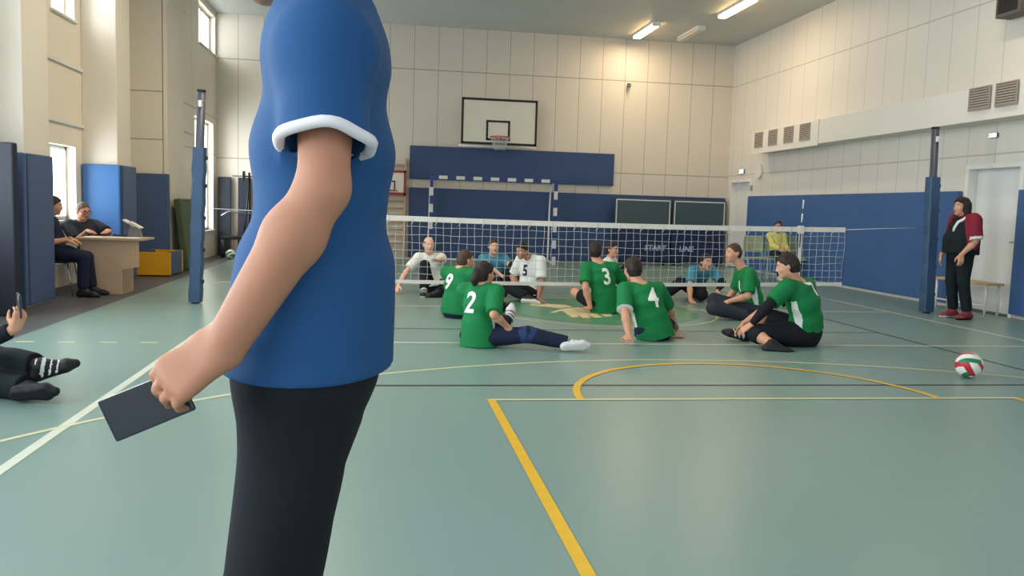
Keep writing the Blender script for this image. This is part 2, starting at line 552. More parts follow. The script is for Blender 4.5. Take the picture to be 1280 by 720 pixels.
        for sd in (1, -1):
            a, e, w, sp = A[sd]
            sl_ = c.get('sleeve', .62)
            sl_ = sl_[0 if sd == 1 else 1] if isinstance(sl_, (tuple, list)) else sl_
            F.rc(c9 + sr * sd * .06 + up * .012, a, .060 * s, .058 * s, .05, inf=inf)
            if sl_ <= 1:
                F.rc(a, a + (e - a) * sl_, .056 * s * bA, .054 * s * bA, .03, flat_b=True, inf=inf + c.get('loose', .010))
                if c.get('hollow'):
                    F.rc(a + (e - a) * (sl_ * .75), a + (e - a) * (sl_ + .02), .054 * s * bA + .002, .054 * s * bA + .013, cut=True, flat_b=True)
            else:
                F.rc(a, e, .056 * s * build, .048 * s, .03, inf=inf)
                F.rc(e, e + (w - e) * (sl_ - 1), .048 * s, .034 * s, .02, flat_b=True, inf=inf)
        F.wrinkle(c.get('wr', .0055), c.get('wf', 26), int(abs(P[0] * 100)))
        F.f = np.maximum(F.f, (floor + .003 - F.ax[2])[None, None, :].astype(np.float32))
        ms = [MATS[c['m']]]; mk = []
        if c.get('side'):
            ms.append(MATS[c['side']])
            def side(p):
                q = p - P; t = q @ up / np.linalg.norm(N - P)
                lat = nrm(pr + sr)
                ln2 = np.abs(q @ lat); dp = q @ fwd + slouch
                inner = np.ones(len(p), bool)
                for sd in (1, -1):
                    a, e, w, sp = A[sd]
                    ab = e - a; tt = np.clip(((p - a) @ ab) / (ab @ ab), 0, 1)
                    inner &= np.linalg.norm(p - a - tt[:, None] * ab, axis=1) > .118
                return inner & (t > .0) & (t < .72) & (ln2 > .10) & (np.abs(dp - .012) < .008 + .055 * np.clip(.7 - np.abs(t - .45) * 1.3, 0, 1))
            mk.append((side, 1))
        if c.get('trim'):
            ms.append(MATS[c['trim']]); ti = len(ms) - 1
            for sd in (1, -1):
                a, e, w, sp = A[sd]; sl_ = c.get('sleeve', .62); sl_ = sl_ if not isinstance(sl_, (tuple, list)) else sl_[0 if sd == 1 else 1]
                Ls = np.linalg.norm(e - a); dr = (e - a) / Ls; wd = c.get('trimw', .012)
                mk.append(((lambda p, a=a, dr=dr, Ls=Ls, sl_=sl_: ((p - a) @ dr > Ls * sl_ - wd) & ((p - a) @ dr < Ls * sl_ + .008) & (np.linalg.norm((p - a) - ((p - a) @ dr)[:, None] * dr, axis=1) < .060 * s * bA + inf + .016)), ti))
        if c.get('masks'):
            for fn, mname in c['masks']:
                ms.append(MATS[mname]); ii = len(ms) - 1
                mk.append(((lambda p, fn=fn: fn(p, P, up, fwd, nrm(pr + sr), np.linalg.norm(N - P), A, nrm)), ii))
        shirt = F.mesh(c.get('name', 'shirt'), ms, mk, parent=body)
        if 'num' in c:
            tx, back, size, tpos, lofs, tilt = c['num']
            c0, lt = spine(tpos); c0 = c0 + lt * lofs
            dirn = -fwd if back else fwd
            xd = lt if back else -lt
            up2 = nrm(up + xd * tilt)
            me = text_mesh(tx, size, .006, 0)
            bm = bmesh.new(); bm.from_mesh(me)
            bmesh.ops.triangulate(bm, faces=list(bm.faces))
            for _ in range(4):
                es = [e_ for e_ in bm.edges if e_.calc_length() > .018]
                if not es: break
                bmesh.ops.subdivide_edges(bm, edges=es, cuts=1); bmesh.ops.triangulate(bm, faces=list(bm.faces))
            bpy.data.meshes.remove(me)
            bv = BVHTree.FromPolygons([v.co.copy() for v in shirt.data.vertices], [tuple(p.vertices) for p in shirt.data.polygons])
            zz = np.cross(xd, up2)
            for v in bm.verts:
                q = Vector(c0 - V(root_loc) + xd * v.co.x * .92 + up2 * v.co.y * 1.12 + dirn * .4)
                hit = bv.ray_cast(q, Vector(-dirn))
                v.co = (hit[0] + Vector(dirn) * .004) if hit[0] is not None else q - Vector(dirn) * .26
            for f_ in bm.faces: f_.smooth = True
            me = bpy.data.meshes.new('shirt_number'); bm.to_mesh(me); bm.free()
            me.materials.append(MATS[c.get('numm', 'number_white')])
            ob = bpy.data.objects.new('shirt_number', me); COL.objects.link(ob); ob.parent = shirt
    # ---- trousers / shorts
    if 'trousers' in o:
        c = o['trousers']; inf = c.get('inf', .014)
        F = Field(lo, hi, h)
        F.seg(nodes[0], nodes[1], .03, inf); tw = spine(c.get('top', .12))
        F.seg(nodes[1], (tw[0], tw[1], .158 * s * build, .118 * s * build * depth + belly * .6), .03, inf * .7)
        F.plane(tw[0], up)
        ln_ = c.get('len', (1.93, 1.93))
        for sd, L_ in zip((1, -1), ln_):
            hp, kn, an, lp = Lg[sd]
            fl = c.get('loose', .008)
            if L_ <= 1:
                F.rc(hp, hp + (kn - hp) * L_, .088 * s * bL, (.088 - .03 * L_) * s * bL, .05, flat_b=True, inf=inf + fl)
            else:
                F.rc(hp, kn, .088 * s * bL, .060 * s * legw ** .5, .05, inf=inf + fl * .5)
                F.rc(kn, kn + (an - kn) * (L_ - 1), .060 * s, .045 * s, .02, flat_b=True, inf=inf + fl)
        F.wrinkle(c.get('wr', .004), 24, 7)
        F.f = np.maximum(F.f, (floor + .003 - F.ax[2])[None, None, :].astype(np.float32))
        F.mesh(c.get('name', 'trousers'), [MATS[c['m']]], parent=body)
    # ---- shoes, knee pads, sleeves
    sho = o.get('shoes', (None, None))
    for sd, sm in zip((1, -1), sho):
        if not sm: continue
        hp, kn, an, lp = Lg[sd]; t, u, la = lp['fr']
        hs = min(h, .0075)
        F = Field(np.minimum(an - .1, an + t * .23 - .1) - .03, np.maximum(an + .1, an + t * .23 + .1) + .03, hs)
        F.rc(an + u * .0, an - t * .035 * s - u * .045 * s, .046 * s, .042 * s, .03)
        F.rc(an, an + t * .06 * s - u * .03 * s, .045 * s, .042 * s, .03)
        for q in (-.022, .022):
            F.rc(an - t * .045 * s - u * .05 * s, an + t * .13 * s - u * .058 * s + la * q * s, .038 * s, .036 * s, .03)
        F.rc(an + t * .14 * s - u * .062 * s, an + t * .185 * s - u * .066 * s, .040 * s, .030 * s, .03)
        F.plane(an - u * .092 * s, -u); F.plane(an + u * .045 * s, u)
        F.f = np.maximum(F.f, (floor + .002 - F.ax[2])[None, None, :].astype(np.float32))
        msk = [((lambda p, an=an, u=u: (p - an) @ u < -.068 * s), 1)]
        mats_ = [MATS[sm[0]], MATS[sm[1]]]
        if len(sm) > 2:
            mats_.append(MATS[sm[2]])
            msk.append(((lambda p, an=an, u=u, t=t: ((p - an) @ u > -.06 * s) & (np.abs(((p - an) @ t) - .02 - (p - an) @ u * .6) % .045 < .013) & ((p - an) @ t > -.01) & ((p - an) @ t < .12)), 2))
        F.mesh('shoe', mats_, msk, parent=body)
    for sd, pm in zip((1, -1), o.get('knee_pads', (None, None))):
        if not pm: continue
        hp, kn, an, lp = Lg[sd]
        a = kn + nrm(hp - kn) * .085; b = kn + nrm(an - kn) * .085
        F = Field(np.minimum(a, b) - .13, np.maximum(a, b) + .13, h)
        F.rc(a, kn, .073 * s, .070 * s, .02, flat_a=True, inf=.012); F.rc(kn, b, .070 * s, .064 * s, .02, flat_b=True, inf=.014)
        F.f = np.maximum(F.f, (floor + .003 - F.ax[2])[None, None, :].astype(np.float32))
        F.mesh('knee_pad', [MATS[pm]], parent=body)
    for sd, pm in zip((1, -1), o.get('arm_sleeves', (None, None))):
        if not pm: continue
        a, e, w, sp = A[sd]
        F = Field(np.minimum(np.minimum(a, e), w) - .1, np.maximum(np.maximum(a, e), w) + .1, h)
        F.rc(a + (e - a) * .45, e, .052 * s * build, .044 * s, .02, flat_a=True, inf=.005)
        F.rc(e, e + (w - e) * .3, .044 * s, .046 * s, .02, inf=.005); F.rc(e + (w - e) * .3, e + (w - e) * .93, .046 * s, .030 * s, .02, flat_b=True, inf=.005)
        F.mesh('arm_sleeve', [MATS[pm]], parent=body)
    INFO = dict(A=A, Lg=Lg, hp=hp_, fF=fF, hU=hU, hR=hR, spine=spine, up=up, fwd=fwd, root=root_loc, s=s, lat=nrm(pr + sr))
    return body, INFO

# ------------------------------------------------------------------ palette
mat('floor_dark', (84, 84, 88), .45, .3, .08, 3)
mat('line_white', (206, 212, 196), .4, .4, .04, 20)
mat('line_yellow', (226, 176, 40), .4, .4, .05, 15)
mat('line_cream', (206, 205, 160), .4, .4, .05, 15)
mat('line_black', (48, 54, 58), .4, .4, .05, 15)
mat('emblem_beige', (226, 208, 164), .4, .4, .05, 6)
mat('emblem_green', (86, 146, 112), .3, .4, .06, 3)
mat('plaster', (232, 224, 212), .6, .3, .03, .8)
mat('plaster_cool', (222, 222, 220), .6, .3, .03, .8)
mat('ceiling_paint', (188, 193, 191), .5, .3, .03, .6)
mat('soffit_white', (226, 222, 214), .55, .3, .02, .8)
mat('mat_blue', (62, 96, 146), .5, .35, .05, 1.5, .05, 30)
mat('mat_navy', (52, 74, 116), .5, .35, .05, 1.5, .05, 30)
mat('mat_slate', (72, 92, 130), .5, .35, .05, 1.5, .05, 30)
mat('mat_dark', (34, 40, 52), .55, .3, .06, 2, .05, 30)
mat('mat_blue_lit', (66, 116, 178), .5, .35, .05, 1.5, .05, 30)  # pad blue lightened in the colour to stand in for window light
mat('post_pad', (58, 84, 116), .5, .35, .08, 4, .08, 18)
mat('post_metal', (70, 76, 92), .4, .5, .05, 6)
mat('door_white', (222, 224, 224), .45, .35, .02, 1)
mat('frame_white', (226, 226, 222), .45, .35, .02, 3)
mat('steel', (150, 152, 156), .35, .5, .04, 8, metal=.7)
mat('chrome', (205, 205, 208), .22, .5, .02, 8, metal=.9)
mat('black_metal', (28, 28, 32), .45, .4, .04, 8)
mat('black_paint', (26, 26, 30), .5, .4, .04, 8)
mat('grille_dark', (92, 86, 82), .6, .3, .04, 8)
mat('grille_rim', (160, 150, 140), .5, .3, .04, 8)
mat('board_white', (222, 218, 206), .4, .4, .02, 4)
mat('ring_red', (190, 60, 40), .4, .4, .04, 8)
mat('red_paint', (150, 48, 50), .45, .4, .04, 8)
mat('net_white', (184, 192, 194), .7, .2, .02, 20)
mat('band_white', (214, 210, 202), .6, .3, .03, 14)
mat('goal_white', (220, 220, 220), .4, .4, .02, 9)
mat('goal_blue', (44, 62, 130), .4, .4, .04, 9)
mat('tt_green', (68, 86, 92), .35, .4, .04, 2)
mat('tt_navy', (34, 44, 82), .4, .4, .04, 2)
mat('tt_text', (158, 172, 206), .5, .3, 0)
mat('wood_light', (198, 168, 128), .5, .3, .12, 5)
mat('wood_beige', (198, 168, 140), .5, .3, .06, 3)
mat('wood_edge', (186, 158, 130), .5, .3, .06, 3)
mat('yellow_vinyl', (222, 160, 30), .5, .35, .05, 3)
mat('blue_vinyl', (60, 84, 120), .5, .35, .05, 3)
mat('green_vinyl', (72, 88, 62), .55, .3, .06, 3)
mat('paper', (226, 226, 220), .7, .2, .02, 10)
mat('chair_green', (152, 162, 128), .5, .3, .05, 6)
mat('chair_seat', (150, 170, 190), .5, .3, .05, 6)
mat('chair_dark', (40, 42, 52), .6, .3, .05, 6)
mat('sign_green', (20, 90, 60), .4, .3, 0)
mat('sign_lit', (225, 245, 232), .4, .3, 0, emit=1.6)
mat('lamp_lit', (255, 214, 150), .4, .3, 0, emit=16.0)
mat('lamp_off', (214, 208, 196), .4, .4, .02, 4)
mat('blind_white', (232, 236, 238), .6, .3, .02, 6)
mat('ball_white', (222, 222, 216), .45, .4, .03, 20)
mat('ball_red', (180, 44, 52), .45, .4, .03, 20)
mat('ball_green', (32, 122, 80), .45, .4, .03, 20)
mat('phone_black', (42, 48, 56), .25, .5, 0)
mat('phone_grey', (120, 124, 130), .35, .5, .03, 9)
mat('screen', (150, 170, 190), .2, .5, 0)
# people
mat('skin', (206, 152, 124), .55, .35, .05, 14)
mat('skin_light', (220, 172, 148), .55, .35, .05, 14)
mat('skin_tan', (176, 124, 98), .55, .35, .05, 14)
mat('eye_white', (210, 205, 200), .4, .4, 0)
mat('eye_dark', (40, 30, 26), .3, .5, 0)
mat('lips', (170, 96, 88), .5, .35, 0)
mat('brow', (70, 52, 42), .8, .1, 0)
mat('hair_dark', (44, 34, 32), .6, .3, .2, 60)
mat('hair_brown', (74, 56, 46), .6, .3, .2, 60)
mat('hair_grey', (100, 86, 80), .6, .3, .2, 60)
mat('jersey_green', (22, 118, 66), .7, .2, .05, 9, .1, 90)
mat('jersey_white', (222, 226, 222), .7, .2, .03, 9, .1, 90)
mat('jersey_cyan', (70, 140, 166), .7, .2, .05, 9, .1, 90)
mat('shirt_blue', (34, 78, 126), .75, .2, .04, 7, .08, 160)
mat('trim_white', (226, 222, 226), .7, .2, .02, 9)
mat('number_white', (236, 236, 226), .6, .2, 0)
mat('cloth_black', (30, 32, 38), .8, .15, .08, 9, .1, 90)
mat('cloth_navy', (34, 40, 62), .8, .15, .08, 9, .1, 90)
mat('cloth_dark', (28, 36, 40), .8, .15, .08, 9, .1, 90)
mat('cloth_charcoal', (50, 54, 62), .8, .15, .08, 9, .1, 90)
mat('cloth_yellow', (222, 214, 120), .75, .2, .05, 9, .1, 90)
mat('cloth_maroon', (132, 36, 56), .75, .2, .05, 9, .1, 90)
mat('shoe_white', (206, 204, 204), .5, .3, .05, 20)
mat('shoe_black', (30, 30, 34), .5, .3, .05, 20)
mat('shoe_red', (140, 56, 64), .5, .3, .05, 20)
mat('sole_white', (214, 212, 208), .6, .3, .03, 20)
mat('sole_black', (24, 24, 26), .6, .3, .03, 20)
mat('stripe_white', (214, 216, 216), .6, .2, 0)
mat('pad_blue', (44, 60, 106), .7, .2, .05, 12)

# ------------------------------------------------------------------ camera
cam = bpy.data.cameras.new('camera'); co = bpy.data.objects.new('camera', cam); COL.objects.link(co)
cam.sensor_width = 36.0; cam.lens = 1048.0 / 1280 * 36.0; cam.clip_end = 200
yaw, pit, roll = .1539, .0939, .0316
fw = Vector((math.sin(yaw) * math.cos(pit), math.cos(yaw) * math.cos(pit), -math.sin(pit)))
r0 = Vector((math.cos(yaw), -math.sin(yaw), 0)); u0 = r0.cross(fw)
rr = r0 * math.cos(roll) + u0 * math.sin(roll); uu = u0 * math.cos(roll) - r0 * math.sin(roll)
Mc = Matrix((rr, uu, -fw)).transposed().to_4x4(); Mc.translation = (0, 0, 1.31)
co.matrix_world = Mc
SC.camera = co

# ------------------------------------------------------------------ room shell
XR, XL, XL2, YB, ZC, YF = 8.8, -4.55, -3.93, 20.8, 5.63, -2.5
# floor: teal sports vinyl
fm = bpy.data.materials.new('floor_vinyl'); fm.use_nodes = True
nt = fm.node_tree; b = nt.nodes['Principled BSDF']
tc = nt.nodes.new('ShaderNodeTexCoord'); n1 = nt.nodes.new('ShaderNodeTexNoise'); n1.inputs['Scale'].default_value = .5
n2 = nt.nodes.new('ShaderNodeTexNoise'); n2.inputs['Scale'].default_value = 60
rp = nt.nodes.new('ShaderNodeValToRGB')
rp.color_ramp.elements[0].position = .3; rp.color_ramp.elements[1].position = .7
rp.color_ramp.elements[0].color = (lin(120), lin(146), lin(140), 1); rp.color_ramp.elements[1].color = (lin(125), lin(151), lin(145), 1)
nt.links.new(tc.outputs['Object'], n1.inputs['Vector']); nt.links.new(tc.outputs['Object'], n2.inputs['Vector'])
nt.links.new(n1.outputs['Fac'], rp.inputs['Fac']); nt.links.new(rp.outputs['Color'], b.inputs['Base Color'])
b.inputs['Roughness'].default_value = .32; b.inputs['Specular IOR Level'].default_value = .38
bp = nt.nodes.new('ShaderNodeBump'); bp.inputs['Strength'].default_value = .04; bp.inputs['Distance'].default_value = .005
nt.links.new(n2.outputs['Fac'], bp.inputs['Height']); nt.links.new(bp.outputs['Normal'], b.inputs['Normal'])
struct(MB().box((-3.3, YF, -.1), (10.2, 21.4, 0)).build('floor', fm))
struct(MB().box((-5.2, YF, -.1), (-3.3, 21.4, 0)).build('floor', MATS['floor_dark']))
struct(MB().box((-5.2, YF, ZC), (10.2, 21.4, ZC + .15)).build('ceiling', MATS['ceiling_paint']))
pb = panel_mat('panels_back', (214, 206, 194), 0, .585, 4.02, (2.30, 4.60))
pr_ = panel_mat('panels_right', (220, 215, 207), 1, .59, .05, (2.33, 4.58), .68)
pl_ = panel_mat('panels_left', (232, 223, 208), 1, 3.1, .3, (2.35, 3.2))
struct(MB().box((-5.2, YB, 0), (10.2, YB + .25, ZC)).build('wall_back', pb))
# right wall with two door openings: y 10.95-12.05 and y 19.45-20.62
m = MB()
D1, D2 = (10.62, 11.68), (19.45, 20.55)
DT1, DT2 = 2.13, 2.16
for lo, hi, z0 in ((YF, D1[0], 0), (D1[0], D1[1], DT1), (D1[1], D2[0], 0), (D2[0], D2[1], DT2), (D2[1], YB, 0)):
    m.box((XR, lo, z0), (XR + .3, hi, ZC))
struct(m.build('wall_right', pr_))
# boxed-in duct along the right wall
struct(MB().box((8.42, 9.2, 2.78), (XR, 18.6, 3.26), .006).build('trim_1', MATS['soffit_white']))
struct(MB().box((8.40, 15.6, 2.745), (8.42, 18.6, 3.255), .004).build('trim_2', MATS['soffit_white']))
# left wall: window bays between piers
m = MB()
def wallx(x0, x1, y0, y1, holes):
    ys = sorted({y0, y1, *[h[0] for h in holes], *[h[1] for h in holes]})
    for a, c in zip(ys[:-1], ys[1:]):
        zs = sorted([(h[2], h[3]) for h in holes if h[0] <= a + 1e-6 and h[1] >= c - 1e-6])
        z = 0
        for q0, q1 in zs:
            if q0 > z: m.box((x0, a, z), (x1, c, q0))
            z = q1
        if z < ZC: m.box((x0, a, z), (x1, c, ZC))
WIN = [(12.35, 13.45, .95, 2.02), (12.6, 13.5, 3.85, 5.3), (3.0, 5.2, .95, 2.6), (3.0, 5.2, 3.6, 5.3), (6.4, 9.3, .95, 2.6), (6.4, 9.3, 3.6, 5.3), (-1.5, 1.5, .95, 2.6), (-1.5, 1.5, 3.6, 5.3)]
wallx(XL - .35, XL, YF, 16.0, WIN)
WIN2 = [(18.55, 20.45, .62, 3.05), (18.95, 20.72, 4.62, 5.5), (16.5, 17.55, 4.95, 5.5)]
wallx(XL - .35, XL2, 16.0, YB, WIN2)
struct(m.build('wall_left', pl_))
for (y0, y1) in ((10.35, 11.1), (13.75, 14.45)):
    struct(MB().box((XL, y0, 0), (-4.05, y1, ZC), .01).build('pillar', MATS['plaster']))
struct(MB().box((XL2 - .02, 16.0, 0), (-3.86, 17.3, ZC), .01).build('pillar', MATS['plaster']))
for z, y0, y1 in ((3.15, 11.1, 13.75), (2.32, 11.1, 13.75), (2.75, 14.45, 16.0)):
    struct(MB().box((XL, y0, z), (XL + .035, y1, z + .05), .004).build('trim_3', MATS['plaster_cool']))
struct(MB().box((XL2, 17.3, 2.62), (XL2 + .03, 18.4, 2.67), .004).build('trim_4', MATS['plaster_cool']))
# windows: white frames, mullions, glass
gm = bpy.data.materials.new('window_glass'); gm.use_nodes = True
nt = gm.node_tree; nt.nodes.clear()
ot = nt.nodes.new('ShaderNodeOutputMaterial'); mxs = nt.nodes.new('ShaderNodeMixShader'); tr = nt.nodes.new('ShaderNodeBsdfTransparent'); gl = nt.nodes.new('ShaderNodeBsdfGlossy')
gl.inputs['Roughness'].default_value = .05; mxs.inputs[0].default_value = .06
nt.links.new(tr.outputs[0], mxs.inputs[1]); nt.links.new(gl.outputs[0], mxs.inputs[2]); nt.links.new(mxs.outputs[0], ot.inputs[0])
k = 1
for W_, x in [(w, XL) for w in WIN] + [(w, XL2) for w in WIN2]:
    y0, y1, z0, z1 = W_
    xo = x - .16; t = .05
    m = MB()
    m.box((xo - .04, y0, z0), (xo + .03, y0 + t, z1)).box((xo - .04, y1 - t, z0), (xo + .03, y1, z1))
    m.box((xo - .04, y0, z0), (xo + .03, y1, z0 + t)).box((xo - .04, y0, z1 - t), (xo + .03, y1, z1))
    ym = (y0 + y1) / 2 if y1 - y0 > 1.2 else y0 + (y1 - y0) * .45
    m.box((xo - .03, ym - .035, z0), (xo + .02, ym + .035, z1))
    wf = struct(m.build('window_%d' % k, MATS['frame_white']))
    g = MB().box((xo - .012, y0 + t, z0 + t), (xo - .006, y1 - t, z1 - t)).build('glass', gm, wf)
    sl = MB().box((x - .35, y0 - .03, z0 - .03), (x + .05, y1 + .03, z0), .004).build('window_sill', MATS['frame_white'], wf)
    if (y0, z0) == (12.35, .95):
        MB().box((xo + .03, ym - .01, 1.42), (xo + .05, ym + .015, 1.46), .003).box((xo + .045, ym - .01, 1.42), (xo + .06, ym + .015, 1.56), .003).build('window_handle', MATS['chrome'], wf)
    k += 1
# doors in the right wall
def door(n, y0, y1, zt, x_in, hy):
    m = MB()
    for a in (y0 - .064, y1 - .006):
        m.box((XR - .02, a, 0), (XR + .30, a + .07, zt + .07), .004)
    m.box((XR - .02, y0, zt - .006), (XR + .30, y1, zt + .064), .004)
    d = struct(m.build('door_%d' % n, MATS['frame_white']))
    lf = MB().box((x_in, y0 + .008, .02), (x_in + .045, y1 - .008, zt - .004), .004).build('door_leaf', MATS['door_white'], d)
    MB().box((x_in - .012, hy - .02, .95), (x_in, hy + .02, 1.17), .003).tube([(x_in - .01, hy, 1.06), (x_in - .055, hy, 1.06), (x_in - .055, hy + .12, 1.06)], .010).build('door_handle', MATS['steel'], lf)
    MB().box((XR, y0, 0), (XR + .3, y1, .02)).build('threshold', MATS['floor_dark'], d)
door(1, D1[0], D1[1], DT1, XR + .14, D1[0] + .09)
door(2, D2[0], D2[1], DT2, XR + .14, D2[0] + .10)
# thin skirting along the right wall, and the end of the room behind the viewer stays open to daylight
struct(MB().box((XR - .015, D1[1] + .08, 0), (XR, D2[0] - .08, .07), .003).build('baseboard_right', MATS['plaster_cool']))

# ------------------------------------------------------------------ painted floor lines
def line(p, q, w, m, z=.0015):
    p = Vector((p[0], p[1], 0)); q = Vector((q[0], q[1], 0)); d = (q - p).normalized(); nn = Vector((-d.y, d.x, 0)) * w / 2
    mb = MB()
    mb.bm.faces.new([mb.bm.verts.new(v + Vector((0, 0, z))) for v in (p + nn, p - nn, q - nn, q + nn)])
    return struct(mb.build('floor_line', MATS[m]))
def arc(c, r, a0, a1, w, m, z=.002, n=72):
    mb = MB(); prev = None
    for i in range(n + 1):
        a = a0 + (a1 - a0) * i / n
        p = [mb.bm.verts.new((c[0] + math.cos(a) * R_, c[1] + math.sin(a) * R_, z)) for R_ in (r - w / 2, r + w / 2)]
        if prev: mb.bm.faces.new((prev[0], prev[1], p[1], p[0]))
        prev = p
    return struct(mb.build('floor_line', MATS[m]))
line((-1.775, .2), (-1.775, 20.0), .06, 'line_white'); line((7.24, .2), (7.24, 20.0), .05, 'line_white')
line((-1.775, 8.02), (7.24, 8.04), .05, 'line_white', .0022); line((-1.775, 14.0), (7.24, 14.0), .05, 'line_white'); line((-1.775, 20.0), (7.24, 20.0), .05, 'line_white'); line((-1.775, 11.03), (7.24, 11.03), .05, 'line_white')
for i in range(5):
    line((-2.158 + .15 - .35 * i, 7.93), (-2.158 - .35 * i, 7.93), .045, 'line_cream')
line((-.28, 6.08), (5.78, 6.08), .035, 'line_black', .0026); line((-.28, 6.08), (-.28, 15.95), .035, 'line_black'); line((5.76, 6.08), (5.76, 15.95), .035, 'line_black'); line((-.28, 8.96), (5.76, 8.96), .03, 'line_black'); line((-.28, 13.0), (5.76, 13.0), .03, 'line_black'); line((-.28, 15.95), (5.76, 15.95), .03, 'line_black')
line((5.76, 6.08), (9.0, 6.08), .03, 'line_black', .0024)
line((.752, .6), (.752, 5.635), .058, 'line_yellow', .0030); line((4.76, .6), (4.76, 5.635), .055, 'line_yellow', .0030)
line((.752, 5.61), (4.76, 5.61), .045, 'line_cream', .0034)  # yellow key line coloured pale, with the floor's gloss painted in
arc((2.755, 5.61), 1.37, .0, PI, .055, 'line_yellow', .0038)
arc((2.63, 1.60), 5.56, PI * .12, PI * .88, .04, 'line_cream', .0018)
# centre circle with the pair of outspread hands painted in it
mb = MB()
vs = [mb.bm.verts.new((2.85 + 1.32 * math.cos(2 * PI * i / 64), 10.9 + 1.45 * math.sin(2 * PI * i / 64), .0030)) for i in range(64)]
mb.bm.faces.new(vs); struct(mb.build('floor_emblem', MATS['emblem_green']))
arc((2.85, 10.75), 1.52, 0, 2 * PI, .035, 'line_cream', .0034, 96)
def flat_poly(pts, name, m, z):
    mb = MB(); f = mb.bm.faces.new([mb.bm.verts.new((p[0], p[1], z)) for p in pts]); bmesh.ops.triangulate(mb.bm, faces=[f])
    return struct(mb.build(name, MATS[m]))
PALM = [(2.113, 10.478, 0.000), (2.367, 10.882, 0.000), (2.638, 11.108, 0.000), (2.784, 10.971, 0.000), (2.839, 10.590, 0.000), (2.915, 10.393, 0.000), (2.864, 10.154, 0.000), (2.766, 10.114, 0.000), (2.763, 10.419, 0.000), (2.709, 10.295, 0.000), (2.722, 10.065, 0.000), (2.605, 10.010, 0.000), (2.571, 10.243, 0.000), (2.569, 10.361, 0.000), (2.551, 10.035, 0.000), (2.443, 9.967, 0.000), (2.441, 10.349, 0.000), (2.416, 10.069, 0.000), (2.316, 10.030, 0.000), (2.322, 10.378, 0.000), (2.331, 10.665, 0.000), (2.198, 10.486, 0.000)]
PALM2 = [(1.992, 11.283, 0.000), (2.083, 11.484, 0.000), (2.346, 11.429, 0.000), (2.513, 11.353, 0.000), (2.576, 11.128, 0.000), (2.362, 10.961, 0.000), (2.173, 11.120, 0.000)]
flat_poly(PALM, 'floor_emblem', 'emblem_beige', .0042)
flat_poly(PALM2, 'floor_emblem', 'emblem_beige', .0042)

# ------------------------------------------------------------------ padding on walls and pillars
def padding(name, lo, hi, m, label, seams=(), axis=0, cat='wall padding', group=None):
    c = ((lo[0] + hi[0]) / 2, (lo[1] + hi[1]) / 2, lo[2])
    o = MB().box(lo, hi, .018).build(name, MATS[m], origin=c)
    return tag(o, label, cat, group)
padding('wall_mat', (8.70, D1[1] + .10, .06), (8.795, 19.33, 1.80), 'mat_blue', 'long blue padded wall mat behind the standing woman and the yellow-shirted spectator')
padding('wall_mat', (8.70, 8.2, .06), (8.795, D1[0] - .09, 1.80), 'mat_blue', 'blue padded wall mat beyond the door handle, cut off by the photo edge')
padding('wall_mat', (.60, 20.70, .05), (8.72, 20.795, 1.76), 'mat_navy', 'low navy padded mat along the back wall behind the goal and folded tables')
padding('wall_mat', (.60, 20.70, 1.97), (5.72, 20.795, 2.77), 'mat_navy', 'high navy padded mat on the back wall just under the basketball backboard')
padding('pillar_pad', (-4.55, 10.25, .02), (-4.02, 10.34, 1.77), 'mat_slate', 'slate-blue pad on the camera-facing side of the nearest pillar, left of the seated officials', cat='pillar padding')
padding('pillar_pad', (-4.045, 10.36, .02), (-4.015, 11.11, 1.77), 'mat_slate', 'dull blue pad wrapping the court side of the nearest pillar, beside the seated officials', cat='pillar padding')
padding('pillar_pad', (-4.54, 13.66, .02), (-4.0, 13.745, 1.79), 'mat_blue_lit', 'blue pad, brightened as if window-lit, on the pillar right behind the man in glasses', cat='pillar padding')
padding('pillar_pad', (-4.045, 13.76, .02), (-3.97, 14.46, 1.79), 'mat_slate', 'narrow blue-grey pad at the corner of the pillar behind the desk', cat='pillar padding')
padding('pillar_pad', (-4.5, 15.90, .02), (-3.82, 15.995, 1.74), 'mat_slate', 'wide slate-blue pad standing behind the yellow box', cat='pillar padding')
padding('standing_mat', (-4.50, 9.55, .0), (-3.845, 9.67, 1.84), 'mat_dark', 'tall near-black folded mat standing at the left edge of the photo', cat='gym mat')
# leaning green mat
rot = Matrix.Rotation(math.radians(-9), 3, 'Y')
o = MB().box((-.06, -.62, 0), (.05, .62, 1.30), .02).build('leaning_mat', MATS['green_vinyl'])
o.location = (-3.57, 16.7, .015); o.rotation_euler = (0, math.radians(-7), 0)
tag(o, 'dark green gym mat leaning against the wall beside the left net post', 'gym mat')

# ------------------------------------------------------------------ volleyball net and posts
NY = 11.0
def rail_z(x, a, b_, sag): 
    t = (x + .97) / 7.40
    return a + (b_ - a) * t - sag * 4 * t * (1 - t)
net = thing('volleyball_net', (2.73, NY, 0), 'low white sitting-volleyball net stretched across the court between two padded posts', 'net')
x0, x1 = -.97, 6.43
top = lambda x: rail_z(x, 1.165, 1.165, .035); bot = lambda x: rail_z(x, .33, .40, .035)
def band(f, hh, th):
    mb = MB(); prev = None
    for i in range(41):
        x = x0 + (x1 - x0) * i / 40; z = f(x)
        vs = [mb.bm.verts.new(c) for c in ((x, NY - th, z - hh), (x, NY - th, z + hh), (x, NY + th, z + hh), (x, NY + th, z - hh))]
        if prev:
            for k in range(4): mb.bm.faces.new((prev[k], prev[(k + 1) % 4], vs[(k + 1) % 4], vs[k]))
        else: mb.bm.faces.new(vs)
        prev = vs
    mb.bm.faces.new(prev)
    return mb
band(top, .034, .008).build('top_band', MATS['band_white'], net)
band(bot, .024, .008).build('bottom_band', MATS['band_white'], net)
mb = MB()
nx, nz = 72, 8
